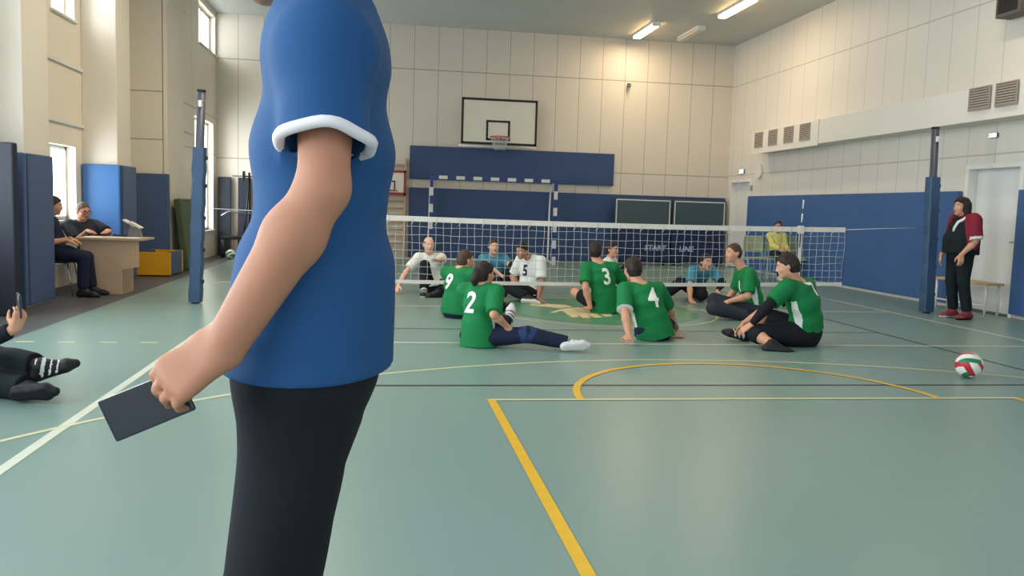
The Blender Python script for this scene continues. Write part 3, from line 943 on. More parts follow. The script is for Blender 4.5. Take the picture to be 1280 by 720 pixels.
def NP(i, j):
    x = x0 + (x1 - x0) * i / nx
    w = 1 if 0 < j < nz else 0
    return (x + w * .006 * math.sin(i * 1.7 + j), NY + .012 * w * math.sin(i * .6 + j * .9), bot(x) + (top(x) - bot(x)) * j / nz + w * .006 * math.sin(i * .9 + j * 2.1))
for i in range(nx + 1): mb.tube([NP(i, j) for j in range(nz + 1)], .0028, 4, caps=False)
for j in range(1, nz): mb.tube([NP(i, j) for i in range(nx + 1)], .0028, 4, caps=False)
mb.build('mesh', MATS['net_white'], net)
for sx, nm in ((-.27, 0), (5.76, 1)):
    MB().box((sx - .026, NY - .014, bot(sx) - .02), (sx + .026, NY - .009, top(sx) + .03)).build('side_band', MATS['band_white'], net)
    an = MB().tube([(sx - .01, NY - .02, top(sx) - .25), (sx + .004, NY - .02, top(sx) + .42)], .0075).build('antenna', MATS['post_metal'], net)
    for q in range(2):
        z = top(sx) + .10 + .19 * q
        MB().tube([(sx - .001 + .004 * q, NY - .02, z), (sx + .002 + .004 * q, NY - .02, z + .12)], .011).build('white_band', MATS['stripe_white'], an)
    MB().box((sx - .04, NY - .03, top(sx) - .06), (sx + .04, NY + .02, top(sx) + .05), .006).build('antenna_clamp', MATS['band_white'], net)
for i in range(1, 71, 3):
    mb = MB()
    x = x0 + (x1 - x0) * i / nx
    mb.tube([(x, NY - .012, top(x) + .02), (x + .012, NY - .014, top(x) - .04), (x - .016, NY - .014, top(x) - .075)], .005, 5)
    mb.build('lacing_loop', MATS['net_white'], net)
MB().tube([(x1, NY, top(x1)), (7.0, NY, 1.20), (7.52, NY, 1.22)], .006, 6).build('tie_rope', MATS['net_white'], net)
MB().tube([(x0, NY, top(x0)), (-2.16, NY, 1.2)], .006, 6).build('tie_rope', MATS['net_white'], net)
MB().tube([(x1, NY, bot(x1)), (x1 + .02, NY, top(x1))], .007, 6).build('end_cord', MATS['goal_blue'], net)
MB().tube([(x0, NY, bot(x0)), (-1.6, NY - .0, .30), (-2.17, NY, .26)], .005, 6).build('tie_rope', MATS['net_white'], net)
def post(x, lean, label, wpad):
    t = thing('net_post', (x, NY, 0), label, 'net post', 'padded net posts')
    p = lambda z, dx=0: (x + lean * z + dx, NY, z)
    MB().tube([p(0.0), p(2.63)], .052, 16).build('pole', MATS['post_metal'], t)
    MB().tube([p(2.63), p(2.655)], .055, 16).build('pole_cap', MATS['black_metal'], t)
    mb = MB(); prev = None
    for i in range(15):
        z = .02 + 1.93 * i / 14
        wob = .006 * math.sin(i * 2.2)
        vs = [mb.bm.verts.new((x + lean * z + a * (wpad + wob), NY + b_ * (wpad * .9), z)) for a, b_ in ((-1, -.75), (-.75, -1), (.75, -1), (1, -.75), (1, .75), (.75, 1), (-.75, 1), (-1, .75))]
        if prev:
            for k in range(8): mb.bm.faces.new((prev[k], prev[(k + 1) % 8], vs[(k + 1) % 8], vs[k]))
        else: mb.bm.faces.new(vs)
        prev = vs
    mb.bm.faces.new(prev); mb.build('padding', MATS['post_pad'], t)
    for z in (.25, .65, 1.05, 1.45, 1.80):
        MB().box((x + lean * z + wpad - .004, NY - .05, z), (x + lean * z + wpad + .014, NY + .05, z + .05), .004).build('strap', MATS['black_metal'], t)
    MB().box((x + lean * 2.5 - .02, NY - .075, 2.44), (x + lean * 2.5 + .02, NY - .04, 2.52), .008).build('pulley', MATS['frame_white'], t)
post(-2.33, .030, 'padded blue net post standing left of the man in the blue t-shirt', .076)
post(7.78, -.030, 'padded blue net post beside the standing woman', .082)

# ------------------------------------------------------------------ handball goal
gy = 19.9
g = thing('handball_goal', (2.6, gy, 0), 'blue and white striped handball goal against the back wall', 'goal')
def striped(a, b_, n, first):
    a = Vector(a); b_ = Vector(b_)
    mb = MB(); d = (b_ - a)
    hw = .04
    for i in range(n):
        p = a + d * (i / n); q = a + d * ((i + 1) / n)
        lo = [min(p[k], q[k]) - (hw if abs(d[k]) < 1e-6 else 0) for k in range(3)]; hi = [max(p[k], q[k]) + (hw if abs(d[k]) < 1e-6 else 0) for k in range(3)]
        mb.box(lo, hi, mi=(i + first) % 2)
    return mb
gx0, gx1 = 1.10, 4.08
striped((gx0, gy, 0), (gx0, gy, 1.96), 10, 0).build('goal_post', [MATS['goal_white'], MATS['goal_blue']], g)
striped((gx1, gy, 0), (gx1, gy, 1.96), 10, 0).build('goal_post', [MATS['goal_white'], MATS['goal_blue']], g)
striped((gx0 - .04, gy, 2.0), (gx1 + .04, gy, 2.0), 15, 1).build('crossbar', [MATS['goal_white'], MATS['goal_blue']], g)
for x in (gx0, gx1):
    MB().tube([(x, gy + .03, 1.98), (x, gy + .35, 1.93), (x, gy + .66, 1.72), (x, gy + .72, 1.4), (x, gy + .74, .03), (x, gy + .04, .03)], .022, 8).build('side_frame', MATS['goal_white'], g)
MB().tube([(gx0, gy + .74, .03), (gx1, gy + .74, .03)], .022, 8).build('base_bar', MATS['goal_white'], g)

# ------------------------------------------------------------------ basketball backboard
bx, by = 2.705, 20.2
bb = thing('basketball_backboard', (bx, 20.79, 2.8), 'large white basketball backboard with black outline and small hoop on the back wall', 'backboard')
z0, z1, hw = 2.83, 3.92, .915
MB().box((bx - hw, by, z0), (bx + hw, by + .03, z1), .004).build('board', MATS['board_white'], bb)
mb = MB()
for a, c, e, d in ((bx - hw, z0, bx + hw, z0 + .055), (bx - hw, z1 - .055, bx + hw, z1), (bx - hw, z0, bx - hw + .05, z1), (bx + hw - .05, z0, bx + hw, z1)):
    mb.box((a, by - .004, c), (e, by, d))
ix = bx - .03
for a, c, e, d in ((ix - .29, 2.93, ix + .29, 2.98), (ix - .29, 3.36, ix + .29, 3.41), (ix - .29, 2.93, ix - .24, 3.41), (ix + .24, 2.93, ix + .29, 3.41)):
    mb.box((a, by - .005, c), (e, by, d))
mb.build('outline', MATS['black_paint'], bb)
mb = MB()
for x in (-.6, .6):
    mb.tube([(bx + x, by + .03, 3.7), (bx + x, 20.775, 3.3)], .02, 8).tube([(bx + x, by + .03, 3.0), (bx + x, 20.775, 2.95)], .02, 8)
mb.tube([(bx - .95, 20.4, 2.80), (bx + .95, 20.4, 2.80)], .025, 8)
mb.build('wall_bracket', MATS['frame_white'], bb)
rc_ = (ix, by - .36, 2.99)
rg = MB().tube([(rc_[0] + .225 * math.cos(2 * PI * i / 32), rc_[1] + .225 * math.sin(2 * PI * i / 32), rc_[2]) for i in range(32)], .012, 8, closed=True).box((ix - .06, by - .15, 2.96), (ix + .06, by, 3.0)).build('hoop', MATS['ring_red'], bb)
mb = MB()
for i in range(12):
    for sg in (1, -1):
        pts = []
        for j in range(5):
            a = 2 * PI * (i + sg * j * .5) / 12; R_ = .22 - .025 * j
            pts.append((rc_[0] + R_ * math.cos(a), rc_[1] + R_ * math.sin(a), rc_[2] - .075 * j))
        mb.tube(pts, .006, 4)
mb.build('hoop_net', MATS['ring_red'], rg) if False else mb.build('hoop_net', MATS['net_white'], bb)
# small red-framed practice board beside the wall bars
rb = thing('practice_backboard', (.15, 20.6, 1.5), 'small white basketball board in a red frame beside the wall bars', 'backboard')
MB().box((-.30, 20.50, 1.58), (.50, 20.53, 2.12), .004).build('board', MATS['board_white'], rb)
mb = MB()
for lo, hi in (((-.32, 20.485, 1.55), (.52, 20.54, 1.62)), ((-.32, 20.485, 2.09), (.52, 20.54, 2.15)), ((.46, 20.485, 1.55), (.52, 20.54, 2.15)), ((-.32, 20.485, 1.55), (-.26, 20.54, 2.15))): mb.box(lo, hi, .004)
mb.build('frame', MATS['red_paint'], rb)
MB().box((-.02, 20.485, 1.65), (.26, 20.50, 1.68)).box((-.02, 20.485, 1.87), (.26, 20.50, 1.90)).box((-.02, 20.485, 1.65), (.01, 20.50, 1.9)).box((.23, 20.485, 1.65), (.26, 20.50, 1.9)).build('target_square', MATS['black_paint'], rb)
MB().tube([(.12 + .2 * math.cos(2 * PI * i / 24), 20.28 + .2 * math.sin(2 * PI * i / 24), 1.66) for i in range(24)], .01, 6, closed=True).build('hoop', MATS['ring_red'], rb)
# wall bars
wb = thing('wall_bars', (0, 20.7, 0), 'pale wooden wall bars on the back wall left of the goal', 'wall bars')
for x in (-.42, .50):
    MB().box((x - .02, 20.62, .05), (x + .02, 20.79, 2.45), .004).build('upright', MATS['wood_beige'], wb)
for i in range(13):
    MB().tube([(-.42, 20.66, .22 + .17 * i), (.50, 20.66, .22 + .17 * i)], .02, 8).build('rung', MATS['wood_light'], wb)

# ------------------------------------------------------------------ folded table-tennis tables
def tt(x0, x1, label, words):
    t = thing('table_tennis_table', ((x0 + x1) / 2, 20.4, 0), label, 'table', 'folded table-tennis tables')
    ya = 20.40
    MB().box((x0, ya, .93), (x1, ya + .03, 1.68), .004).build('tabletop', MATS['tt_green'], t)
    mb = MB()
    for lo, hi in (((x0 + .03, ya - .003, 1.62), (x1 - .03, ya, 1.645)), ((x0 + .03, ya - .003, .96), (x0 + .055, ya, 1.64)), ((x1 - .055, ya - .003, .96), (x1 - .03, ya, 1.64))): mb.box(lo, hi)
    mb.build('edge_line', MATS['goal_white'], t)
    MB().box((x0, ya + .01, .12), (x1, ya + .04, .90), .004).build('lower_leaf', MATS['tt_navy'], t)
    for x in (x0 + .12, x1 - .12):
        MB().tube([(x, ya + .10, .06), (x, ya + .10, 1.5)], .02, 8).build('leg', MATS['black_metal'], t)
        MB().tube([(x - .02, ya + .10, .05), (x + .02, ya + .10, .05)], .05, 14).build('caster', MATS['black_metal'], t)
    return t
ta = tt(5.70, 7.17, 'folded table-tennis table on the left of the pair, further from the doorway', 'START')
tb = tt(7.22, 8.62, 'folded table-tennis table on the right of the pair, next to the white doorway', 'LINE')
place_text('lettering', 'START', .19, (6.80, 20.408, .44), (1, 0, 0), (.12, 0, 1), MATS['tt_text'], ta, .006)
place_text('lettering', 'LINE', .19, (7.62, 20.408, .43), (1, 0, 0), (.12, 0, 1), MATS['tt_text'], tb, .006)
MB().box((7.20, 20.402, .42), (7.27, 20.409, .44)).build('lettering', MATS['tt_text'], tb)

# ------------------------------------------------------------------ fittings on walls and ceiling
def grille(y0, y1, z0, z1, label, grp):
    x = 8.40
    c = (x, (y0 + y1) / 2, (z0 + z1) / 2)
    t = thing('vent_grille', c, label, 'vent grille', grp)
    MB().box((x - .006, y0, z0), (x, y1, z1)).build('backing', MATS['grille_dark'], t)
    mb = MB(); w = .018
    for lo, hi in (((x - .018, y0 - w, z0 - w), (x, y1 + w, z0)), ((x - .018, y0 - w, z1), (x, y1 + w, z1 + w)), ((x - .018, y0 - w, z0), (x, y0, z1)), ((x - .018, y1, z0), (x, y1 + w, z1))): mb.box(lo, hi)
    mb.build('frame', MATS['grille_rim'], t)
    mb = MB(); n = 8
    for i in range(n):
        z = z0 + (z1 - z0) * (i + .5) / n
        mb.prism([(x - .006, y0, z + .012), (x - .016, y0, z - .010), (x - .014, y0, z - .014), (x - .004, y0, z + .008)], (0, y1 - y0, 0))
    mb.build('louvre', MATS['grille_rim'], t)
GL = ['small vent grille nearest the back wall on the boxed duct', 'second small vent grille from the back wall on the boxed duct', 'third small vent grille from the back wall on the boxed duct', 'fourth small vent grille from the back wall, its slats catching light']
for (y0, y1), l in zip(((18.05, 18.42), (17.35, 17.72), (16.62, 16.99), (15.92, 16.30)), GL):
    grille(y0, y1, 2.90, 3.20, l, 'small vent grilles on the duct')
for (y0, y1), l in zip(((10.86, 11.26), (10.34, 10.72)), ('large vent grille above the standing woman, farther of the near pair', 'large vent grille above the near door, closest to the photo edge')):
    x = 8.42
    grille(y0, y1, 2.95, 3.30 - .06, l, 'large vent grilles on the duct')
def exit_sign(x, y, z, w, label):
    t = thing('exit_sign', (x, y, z), label, 'sign', 'lit exit signs')
    MB().box((x - .03, y - w / 2, z - w * .2), (x, y + w / 2, z + w * .2), .004).build('housing', MATS['grille_dark'], t)
    fc = MB().box((x - .034, y - w / 2 + .006, z - w * .2 + .006), (x - .030, y + w / 2 - .006, z + w * .2 - .006)).build('lit_panel', MATS['sign_lit'], t)
    me = place_text('lettering', 'ВЫХОД', w * .25, (x - .0365, y, z), (0, -1, 0), (0, 0, 1), MATS['sign_green'], t, .0, .001)
exit_sign(8.79, 11.20, 2.60, .17, 'lit exit sign high on the wall above the near white door')
exit_sign(8.79, 19.92, 2.42, .26, 'lit exit sign above the far white door in the back corner')
o = tag(MB().tube([(8.80, 18.95, 2.37), (8.745, 18.95, 2.37)], [.17, .15], 24).build('wall_disc', MATS['soffit_white'], origin=(8.8, 18.95, 2.37)), 'round white disc fitting on the wall beside the far exit sign', 'wall fitting')  # plain white disc of unknown use, not a vent
o = tag(MB().box((8.76, 19.30, 1.93), (8.80, 19.38, 2.06), .008).build('switch_box', MATS['grille_rim'], origin=(8.8, 19.34, 1.93)), 'small grey box on the wall beside the far white door', 'switch')
# projector box at the top edge
t = thing('wall_speaker', (8.8, 11.0, 4.45), 'dark grey box speaker high on the right wall at the top corner', 'speaker')
MB().box((8.50, 10.55, 4.20), (8.74, 11.02, 4.95), .015).build('cabinet', MATS['grille_dark'], t)
MB().box((8.74, 10.72, 4.45), (8.80, 10.85, 4.6)).build('bracket', MATS['black_metal'], t)
MB().box((8.492, 10.60, 4.25), (8.50, 10.97, 4.90), .003).build('grille_cloth', MATS['black_paint'], t)
# small camera on the back wall
t = thing('wall_camera', (6.03, 20.8, 4.49), 'tiny black security camera on the back wall below the lamps', 'camera')
MB().box((5.99, 20.76, 4.46), (6.07, 20.80, 4.54), .004).build('base', MATS['black_metal'], t)
MB().tube([(6.03, 20.76, 4.50), (6.00, 20.64, 4.47)], .045, 14).build('body', MATS['black_metal'], t)
MB().tube([(6.0, 20.64, 4.47), (5.995, 20.625, 4.467)], .03, 14).build('lens', MATS['phone_grey'], t)
# ceiling lamps
def lamp(x, y0, y1, lit, label):
    t = thing('ceiling_lamp', (x, (y0 + y1) / 2, ZC), label, 'ceiling lamp', 'long tube lamps on the ceiling')
    MB().box((x - .10, y0, ZC - .05), (x + .10, y1, ZC), .006).build('housing', MATS['frame_white'], t)
    MB().box((x - .085, y0 + .03, ZC - .105), (x + .085, y1 - .03, ZC - .05), .03).build('diffuser', MATS['lamp_lit' if lit else 'lamp_off'], t)
    for y in (y0, y1): MB().box((x - .09, y - .02, ZC - .10), (x + .09, y + .02, ZC - .0), .006).build('end_cap', MATS['frame_white'], t)
lamp(6.02, 18.75, 20.25, True, 'glowing ceiling tube lamp nearest the back wall')
lamp(7.12, 16.0, 17.65, True, 'glowing ceiling tube lamp at the top edge, right of the other lit one')
lamp(7.13, 18.85, 20.2, False, 'unlit ceiling tube lamp near the back right corner')


# ------------------------------------------------------------------ left side: desk, papers, boxes
d = thing('desk', (-3.62, 12.2, 0), 'beige wooden official desk with papers, beside the window', 'desk')
MB().box((-4.03, 11.86, .725), (-3.20, 12.50, .755), .004).build('desktop', MATS['wood_edge'], d)
MB().prism([(-3.99, 11.90, .0), (-3.47, 11.90, .0), (-3.47, 11.90, .335), (-3.25, 11.90, .375), (-3.25, 11.90, .725), (-3.99, 11.90, .725)], (0, .022, 0)).build('front_panel', MATS['wood_beige'], d)
MB().box((-3.99, 11.925, 0), (-3.965, 12.46, .724)).build('side_panel', MATS['wood_beige'], d)
MB().box((-3.50, 11.925, 0), (-3.475, 12.46, .724)).build('side_panel', MATS['wood_edge'], d)
def paper(x, y, a, w=.21, h_=.297, label='', th=.004):
    o = MB().box((-w / 2, -h_ / 2, 0), (w / 2, h_ / 2, th), .001).build('paper_sheet', MATS['paper'])
    o.location = (x, y, .7555); o.rotation_euler = (0, 0, a)
    return tag(o, label, 'paper', 'papers on the desk')
paper(-3.86, 12.02, .4, label='white paper sheet at the left near corner of the desk')
paper(-3.60, 12.10, 1.4, label='white paper sheet at the middle of the near desk edge')
paper(-3.38, 12.03, .2, label='white paper sheet at the right near corner of the desk')
t = thing('flip_scoreboard', (-3.44, 12.45, .7555), 'small tabletop stand with white tilted cards on the desk', 'stand')
MB().prism([(-3.53, 12.40, .757), (-3.36, 12.40, .757), (-3.39, 12.40, .90), (-3.50, 12.40, .93)], (0, .12, 0)).build('base', MATS['phone_grey'], t)
for i, dx in enumerate((0, .085)):
    q = MB().prism([(-3.60 + dx, 12.38, .985 - .03 * i), (-3.58 + dx, 12.38, .998 - .03 * i), (-3.43 + dx, 12.38, .915 - .03 * i), (-3.45 + dx, 12.38, .90 - .03 * i)], (0, .14, 0)).build('card', MATS['paper'], t)
o = MB().box((-.07, -.1, 0), (.07, .1, .025), .003).build('notebook', MATS['phone_black']); o.location = (-3.66, 12.5, .7555); o.rotation_euler = (0, 0, .5); tag(o, 'dark notebook lying on the desk behind the papers', 'notebook')
t = thing('padded_box', (-3.77, 15.2, 0), 'yellow-fronted open padded gym box with blue side, behind the desk', 'box')
MB().box((-4.05, 14.70, .02), (-3.52, 14.78, .40), .006).build('yellow_panel', MATS['yellow_vinyl'], t)
MB().box((-4.05, 15.55, .02), (-3.52, 15.63, .40), .006).build('yellow_panel', MATS['yellow_vinyl'], t)
MB().box((-3.60, 14.78, .02), (-3.52, 15.55, .40), .006).build('blue_panel', MATS['blue_vinyl'], t)
MB().box((-4.05, 14.78, .02), (-3.97, 15.55, .40), .006).build('blue_panel', MATS['blue_vinyl'], t)
MB().box((-3.97, 14.78, .02), (-3.60, 15.55, .06)).build('bottom', MATS['blue_vinyl'], t)

# gym equipment in the far left corner
for (x, l) in ((-3.72, 'tall dark grey board leaning in the far left corner, next to the window'), (-3.26, 'tall dark grey board behind the weight bench, nearer the blue shirt')):
    o = MB().box((-.15, -.03, 0), (.15, .03, 1.84), .01).build('folded_board', MATS['mat_dark']); o.location = (x, 20.62, .01); o.rotation_euler = (math.radians(-2.5), 0, 0)
    tag(o, l, 'board', 'dark boards in the corner')
t = thing('weight_bench', (-3.2, 19.9, 0), 'black weight bench with upright rack in the far left corner', 'bench')
MB().box((-3.62, 19.7, .42), (-3.12, 19.98, .50), .02).build('seat_pad', MATS['black_paint'], t)
for x in (-3.60, -3.14):
    for y in (19.74, 19.94): MB().tube([(x, y, 0), (x, y, .43)], .02, 8).build('leg', MATS['black_metal'], t)
for x in (-3.05, -2.75): MB().tube([(x, 20.0, .0), (x, 20.0, 1.95)], .025, 8).build('upright', MATS['black_metal'], t)
MB().tube([(-3.15, 19.9, .6), (-3.05, 20.0, 1.7)], .018, 8).build('brace', MATS['black_metal'], t)
MB().tube([(-3.64, 19.85, .95), (-3.5, 19.9, 1.05), (-2.75, 20.0, 1.0)], .018, 8).build('rail', MATS['steel'], t)
t = thing('barbell', (-3.0, 19.95, 1.86), 'black barbell resting on the weight bench rack', 'barbell')
MB().tube([(-3.42, 19.95, 1.86), (-2.2, 19.95, 1.86)], .015, 8).build('bar', MATS['black_metal'], t)
MB().tube([(-3.18, 19.95, 1.86), (-3.14, 19.95, 1.86)], .12, 20).build('plate', MATS['black_paint'], t)

def ball(loc, R_, name, label, cols, seed):
    """volleyball: six faces of three curved panels, coloured per panel, grooved at the joints"""
    bm = bmesh.new(); bmesh.ops.create_cube(bm, size=2); bmesh.ops.subdivide_edges(bm, edges=list(bm.edges), cuts=23, use_grid_fill=True)
    me = bpy.data.meshes.new(name)
    for f in bm.faces:
        c = f.calc_center_median(); a = [abs(c.x), abs(c.y), abs(c.z)]; k = a.index(max(a)); sg = 0 if c[k] > 0 else 1
        v = c[(k + 1) % 3]; band_ = 0 if v < -.34 else (1 if v < .34 else 2)
        f.material_index = cols[(k * 2 + sg) * 3 + band_]; f.smooth = True
    for v in bm.verts:
        c = v.co.copy(); a = [abs(c.x), abs(c.y), abs(c.z)]; k = a.index(max(a)); w = c[(k + 1) % 3]
        dd = min(abs(w + .34), abs(w - .34), 1.0 - abs(w) + .0, 1.0 - abs(c[(k + 2) % 3]))
        v.co = c.normalized() * R_ * (1 - .018 * max(0, 1 - dd / .05))
        ang = v.co.z / R_ * .9
        v.co = Matrix.Rotation(ang, 3, 'Z') @ v.co
    bm.to_mesh(me); bm.free()
    for m_ in ('ball_white', 'ball_red', 'ball_green'): me.materials.append(MATS[m_])
    o = bpy.data.objects.new(name, me); COL.objects.link(o); o.location = loc; o.rotation_euler = seed
    return tag(o, label, 'ball', 'volleyballs')
bcols = [0, 1, 0, 2, 0, 1, 0, 2, 0, 1, 0, 1, 0, 2, 0, 1, 0, 2]
ball((4.95, 6.38, .110), .110, 'volleyball', 'red, green and white volleyball on the open floor at the right', bcols, (.5, .9, .5))
ball((-3.36, 19.4, .11), .105, 'volleyball', 'white and dark volleyball on the floor under the weight bench', [0, 0, 1, 0, 2, 0] * 3, (.3, .2, 1.0))

# bench by the near door
t = thing('bench', (8.62, 11.2, 0), 'low wooden bench with white tube legs beside the standing woman', 'bench')
MB().box((8.46, 10.66, .44), (8.72, 11.85, .475), .005).build('seat_plank', MATS['wood_light'], t)
for y in (10.72, 11.35, 11.80):
    MB().tube([(8.49, y, 0), (8.49, y, .44)], .018, 8).build('leg', MATS['frame_white'], t)
    MB().tube([(8.69, y, 0), (8.69, y, .44)], .018, 8).build('leg', MATS['frame_white'], t)
MB().tube([(8.49, 10.72, .14), (8.49, 11.80, .14)], .014, 8).build('stretcher', MATS['frame_white'], t)

# ------------------------------------------------------------------ chairs
def chair(loc, rz, label, mseat, mframe, name='chair', group=None, zb=.86, cat='chair'):
    t = thing(name, loc, label, cat, group)
    t.rotation_euler = (0, 0, rz)
    def P_(mb, nm, m_): 
        o = mb.build(nm, MATS[m_]); o.parent = t; return o
    P_(MB().box((-.20, -.21, .43), (.20, .20, .465), .015), 'seat', mseat)
    mb = MB(); n = 10
    pts0 = []
    for zz in range(6):
        z = zb - .34 + .34 * zz / 5
        row = []
        for i in range(n + 1):
            u = -1 + 2 * i / n
            half = .205 * (1 if zz < 4 else (.97 if zz == 4 else .88))
            row.append((u * half, .20 + .05 * (zz / 5) + .03 * (1 - u * u), z))
        pts0.append(row)
    fr = [[mb.bm.verts.new(p) for p in r] for r in pts0]; bk = [[mb.bm.verts.new((p[0], p[1] + .015, p[2])) for p in r] for r in pts0]
    for a in range(5):
        for i in range(n):
            mb.bm.faces.new((fr[a][i], fr[a][i + 1], fr[a + 1][i + 1], fr[a + 1][i])); mb.bm.faces.new((bk[a][i], bk[a + 1][i], bk[a + 1][i + 1], bk[a][i + 1]))
    for i in range(n):
        mb.bm.faces.new((fr[0][i], bk[0][i], bk[0][i + 1], fr[0][i + 1])); mb.bm.faces.new((fr[5][i], fr[5][i + 1], bk[5][i + 1], bk[5][i]))
    for a in range(5):
        mb.bm.faces.new((fr[a][0], fr[a + 1][0], bk[a + 1][0], bk[a][0])); mb.bm.faces.new((fr[a][n], bk[a][n], bk[a + 1][n], fr[a + 1][n]))
    P_(mb, 'backrest', mseat)
    for sx in (-1, 1):
        P_(MB().tube([(sx * .20, .26, 0), (sx * .20, .20, .43), (sx * .195, .225, zb - .30)], .012, 8), 'leg', mframe)
        P_(MB().tube([(sx * .20, -.24, 0), (sx * .20, -.18, .42)], .012, 8), 'leg', mframe)
        P_(MB().tube([(sx * .20, -.18, .42), (sx * .20, .20, .42)], .012, 8), 'seat_rail', mframe)
    return t
CX = [(7.679, 16.500, 0.000), (8.159, 16.500, 0.000), (8.644, 16.500, 0.000)]
chair(CX[0], -.15, 'green-backed chair left of the yellow-shirted spectator', 'chair_green', 'chair_seat', group='green chairs by the wall', zb=.91)
chair(CX[1], -.15, 'green chair occupied by the yellow-shirted spectator', 'chair_green', 'chair_seat', group='green chairs by the wall', zb=.91)
chair(CX[2], -.15, 'green-backed chair right of the yellow-shirted spectator', 'chair_green', 'chair_seat', group='green chairs by the wall', zb=.91)
chair((-4.24, 11.75, 0), 1.7, 'black chair with bent metal legs nearest the beige desk end', 'chair_dark', 'chrome', group='chairs at the desk')
chair((-4.13, 13.0, 0), .45, 'black chair under the man in glasses', 'chair_dark', 'chrome', group='chairs at the desk')

# ------------------------------------------------------------------ light: daylight through windows and the open end, lit tubes
w = bpy.data.worlds.new('daylight'); SC.world = w; w.use_nodes = True
bg = w.node_tree.nodes['Background']
bg.inputs['Color'].default_value = (.86, .94, 1.0, 1); bg.inputs['Strength'].default_value = 1.28
def area(name, loc, rot, sx, sy, energy, col):
    l = bpy.data.lights.new(name, 'AREA'); l.shape = 'RECTANGLE'; l.size = sx; l.size_y = sy; l.energy = energy; l.color = col
    o = bpy.data.objects.new(name, l); COL.objects.link(o); o.location = loc; o.rotation_euler = rot
    return o
for i, (y0, y1, z0, z1) in enumerate(WIN + WIN2):
    x = (XL if i < len(WIN) else XL2) - .42
    if i >= len(WIN): x = XL - .42
    area('window_daylight', (x, (y0 + y1) / 2, (z0 + z1) / 2), (0, -PI / 2, 0), z1 - z0, y1 - y0, 40 * (y1 - y0) * (z1 - z0), (.88, .95, 1))
for x, y0, y1 in ((6.02, 18.75, 20.25), (7.12, 16.0, 17.65), (-1.3, 9.6, 11.2), (-1.3, 12.6, 14.0), (2.6, 8.0, 9.6), (7.1, 9.0, 10.6)):
    area('tube_lamp', (x, (y0 + y1) / 2, ZC - .13), (0, 0, 0), .16, y1 - y0 - .1, 46 if x > 0 else 85, (1, .80, .55))
SC.view_settings.view_transform = 'Standard'
SC.view_settings.look = 'None'
SC.view_settings.exposure = 0.0
SC.view_settings.gamma = 1.0
SC.view_settings.use_curve_mapping = False

# ------------------------------------------------------------------ people
GRP = 'green-shirted players sitting on the near side'
def green(num, sleeve=.85, **k):
    d = dict(m='jersey_green', side='jersey_white', sleeve=sleeve, num=num, hem=-.12, loose=.012)
    d.update(k); return d

# 2: woman with ponytail, right leg stretched out
person('green player number 2, woman with ponytail and one leg stretched out',
    (0.909, 7.850, 0.090), (0.932, 7.900, 0.575), (0.963, 7.930, 0.688), (.8,.6,-.05), (.86,-.50,0),
    [dict(w=(1.179, 7.720, 0.196), pole=(.1,-.6,-1), d=(.35,.5,-.6), n=(-.4,.3,-.8)), dict(w=(0.974, 8.300, 0.150), pole=(-1,0,-.2))],
    [dict(a=(1.734, 7.600, 0.075), pole=(0,-.2,1), fit=1, t=(1,-.15,.12), u=(0,1,.4)), dict(a=(1.303, 8.660, 0.140), pole=(0,0,1), fit=1, t=(.15,.25,.95))],
    dict(shirt=green(('2', True, .25, .64, -.045, .16), .95, hem=-.22), trousers=dict(m='cloth_navy', len=(1.95,1.95)), shoes=(('shoe_white','shoe_white','phone_grey'),('shoe_white','sole_black','shoe_black')), knee_pads=('pad_blue', None)),
    hgt=1.66, build=.94, group=GRP, hair=('pony','hair_dark'))
# 9
person('green player number 9, short-haired man sitting furthest left of the team',
    (0.879, 9.900, 0.097), (0.919, 9.950, 0.581), (0.976, 9.980, 0.686), (.85,.5,-.05), (.80,-.60,0),
    [dict(w=(1.205, 10.100, 0.224), pole=(.3,-.6,-.6)), dict(w=(1.110, 10.400, 0.189), pole=(-.6,0,-.6))],
    [dict(a=(1.505, 10.450, 0.090), pole=(0,0,1), t=(.8,.5,.2)), dict(a=(1.372, 10.700, 0.090), pole=(0,0,1), t=(.6,.8,.2))],
    dict(shirt=green(('9', True, .23, .64, -.06, .14)), trousers=dict(m='cloth_navy'), shoes=(('shoe_black','sole_white'),('shoe_black','sole_white'))),
    group=GRP, hair=('crop','hair_brown'))
# 3
person('green player number 3, dark-haired man leaning on his left hand beside the floor emblem',
    (2.856, 10.550, 0.116), (2.777, 10.580, 0.645), (2.727, 10.620, 0.798), (.25,1,-.08), (1,.02,0),
    [dict(w=(3.322, 11.000, 0.157), pole=(.8,-.2,-.5)), dict(w=(2.643, 10.420, 0.086), pole=(-.5,-.6,.1), d=(-.35,.75,-.15), n=(0,0,-1), pose='flat')],
    [dict(a=(3.210, 11.150, 0.080), pole=(1,.3,.5), t=(-.6,.8,0)), dict(a=(2.808, 11.220, 0.080), pole=(-1,.1,.55), t=(.5,.8,0))],
    dict(shirt=green(('3', True, .26, .66, .035, -.02), .75, hem=-.24), trousers=dict(m='cloth_dark', len=(.72,.72)), shoes=(('shoe_black','sole_white'),('shoe_black','sole_white')), knee_pads=(None,None)),
    hgt=1.78, group=GRP, hair=('short','hair_dark'))
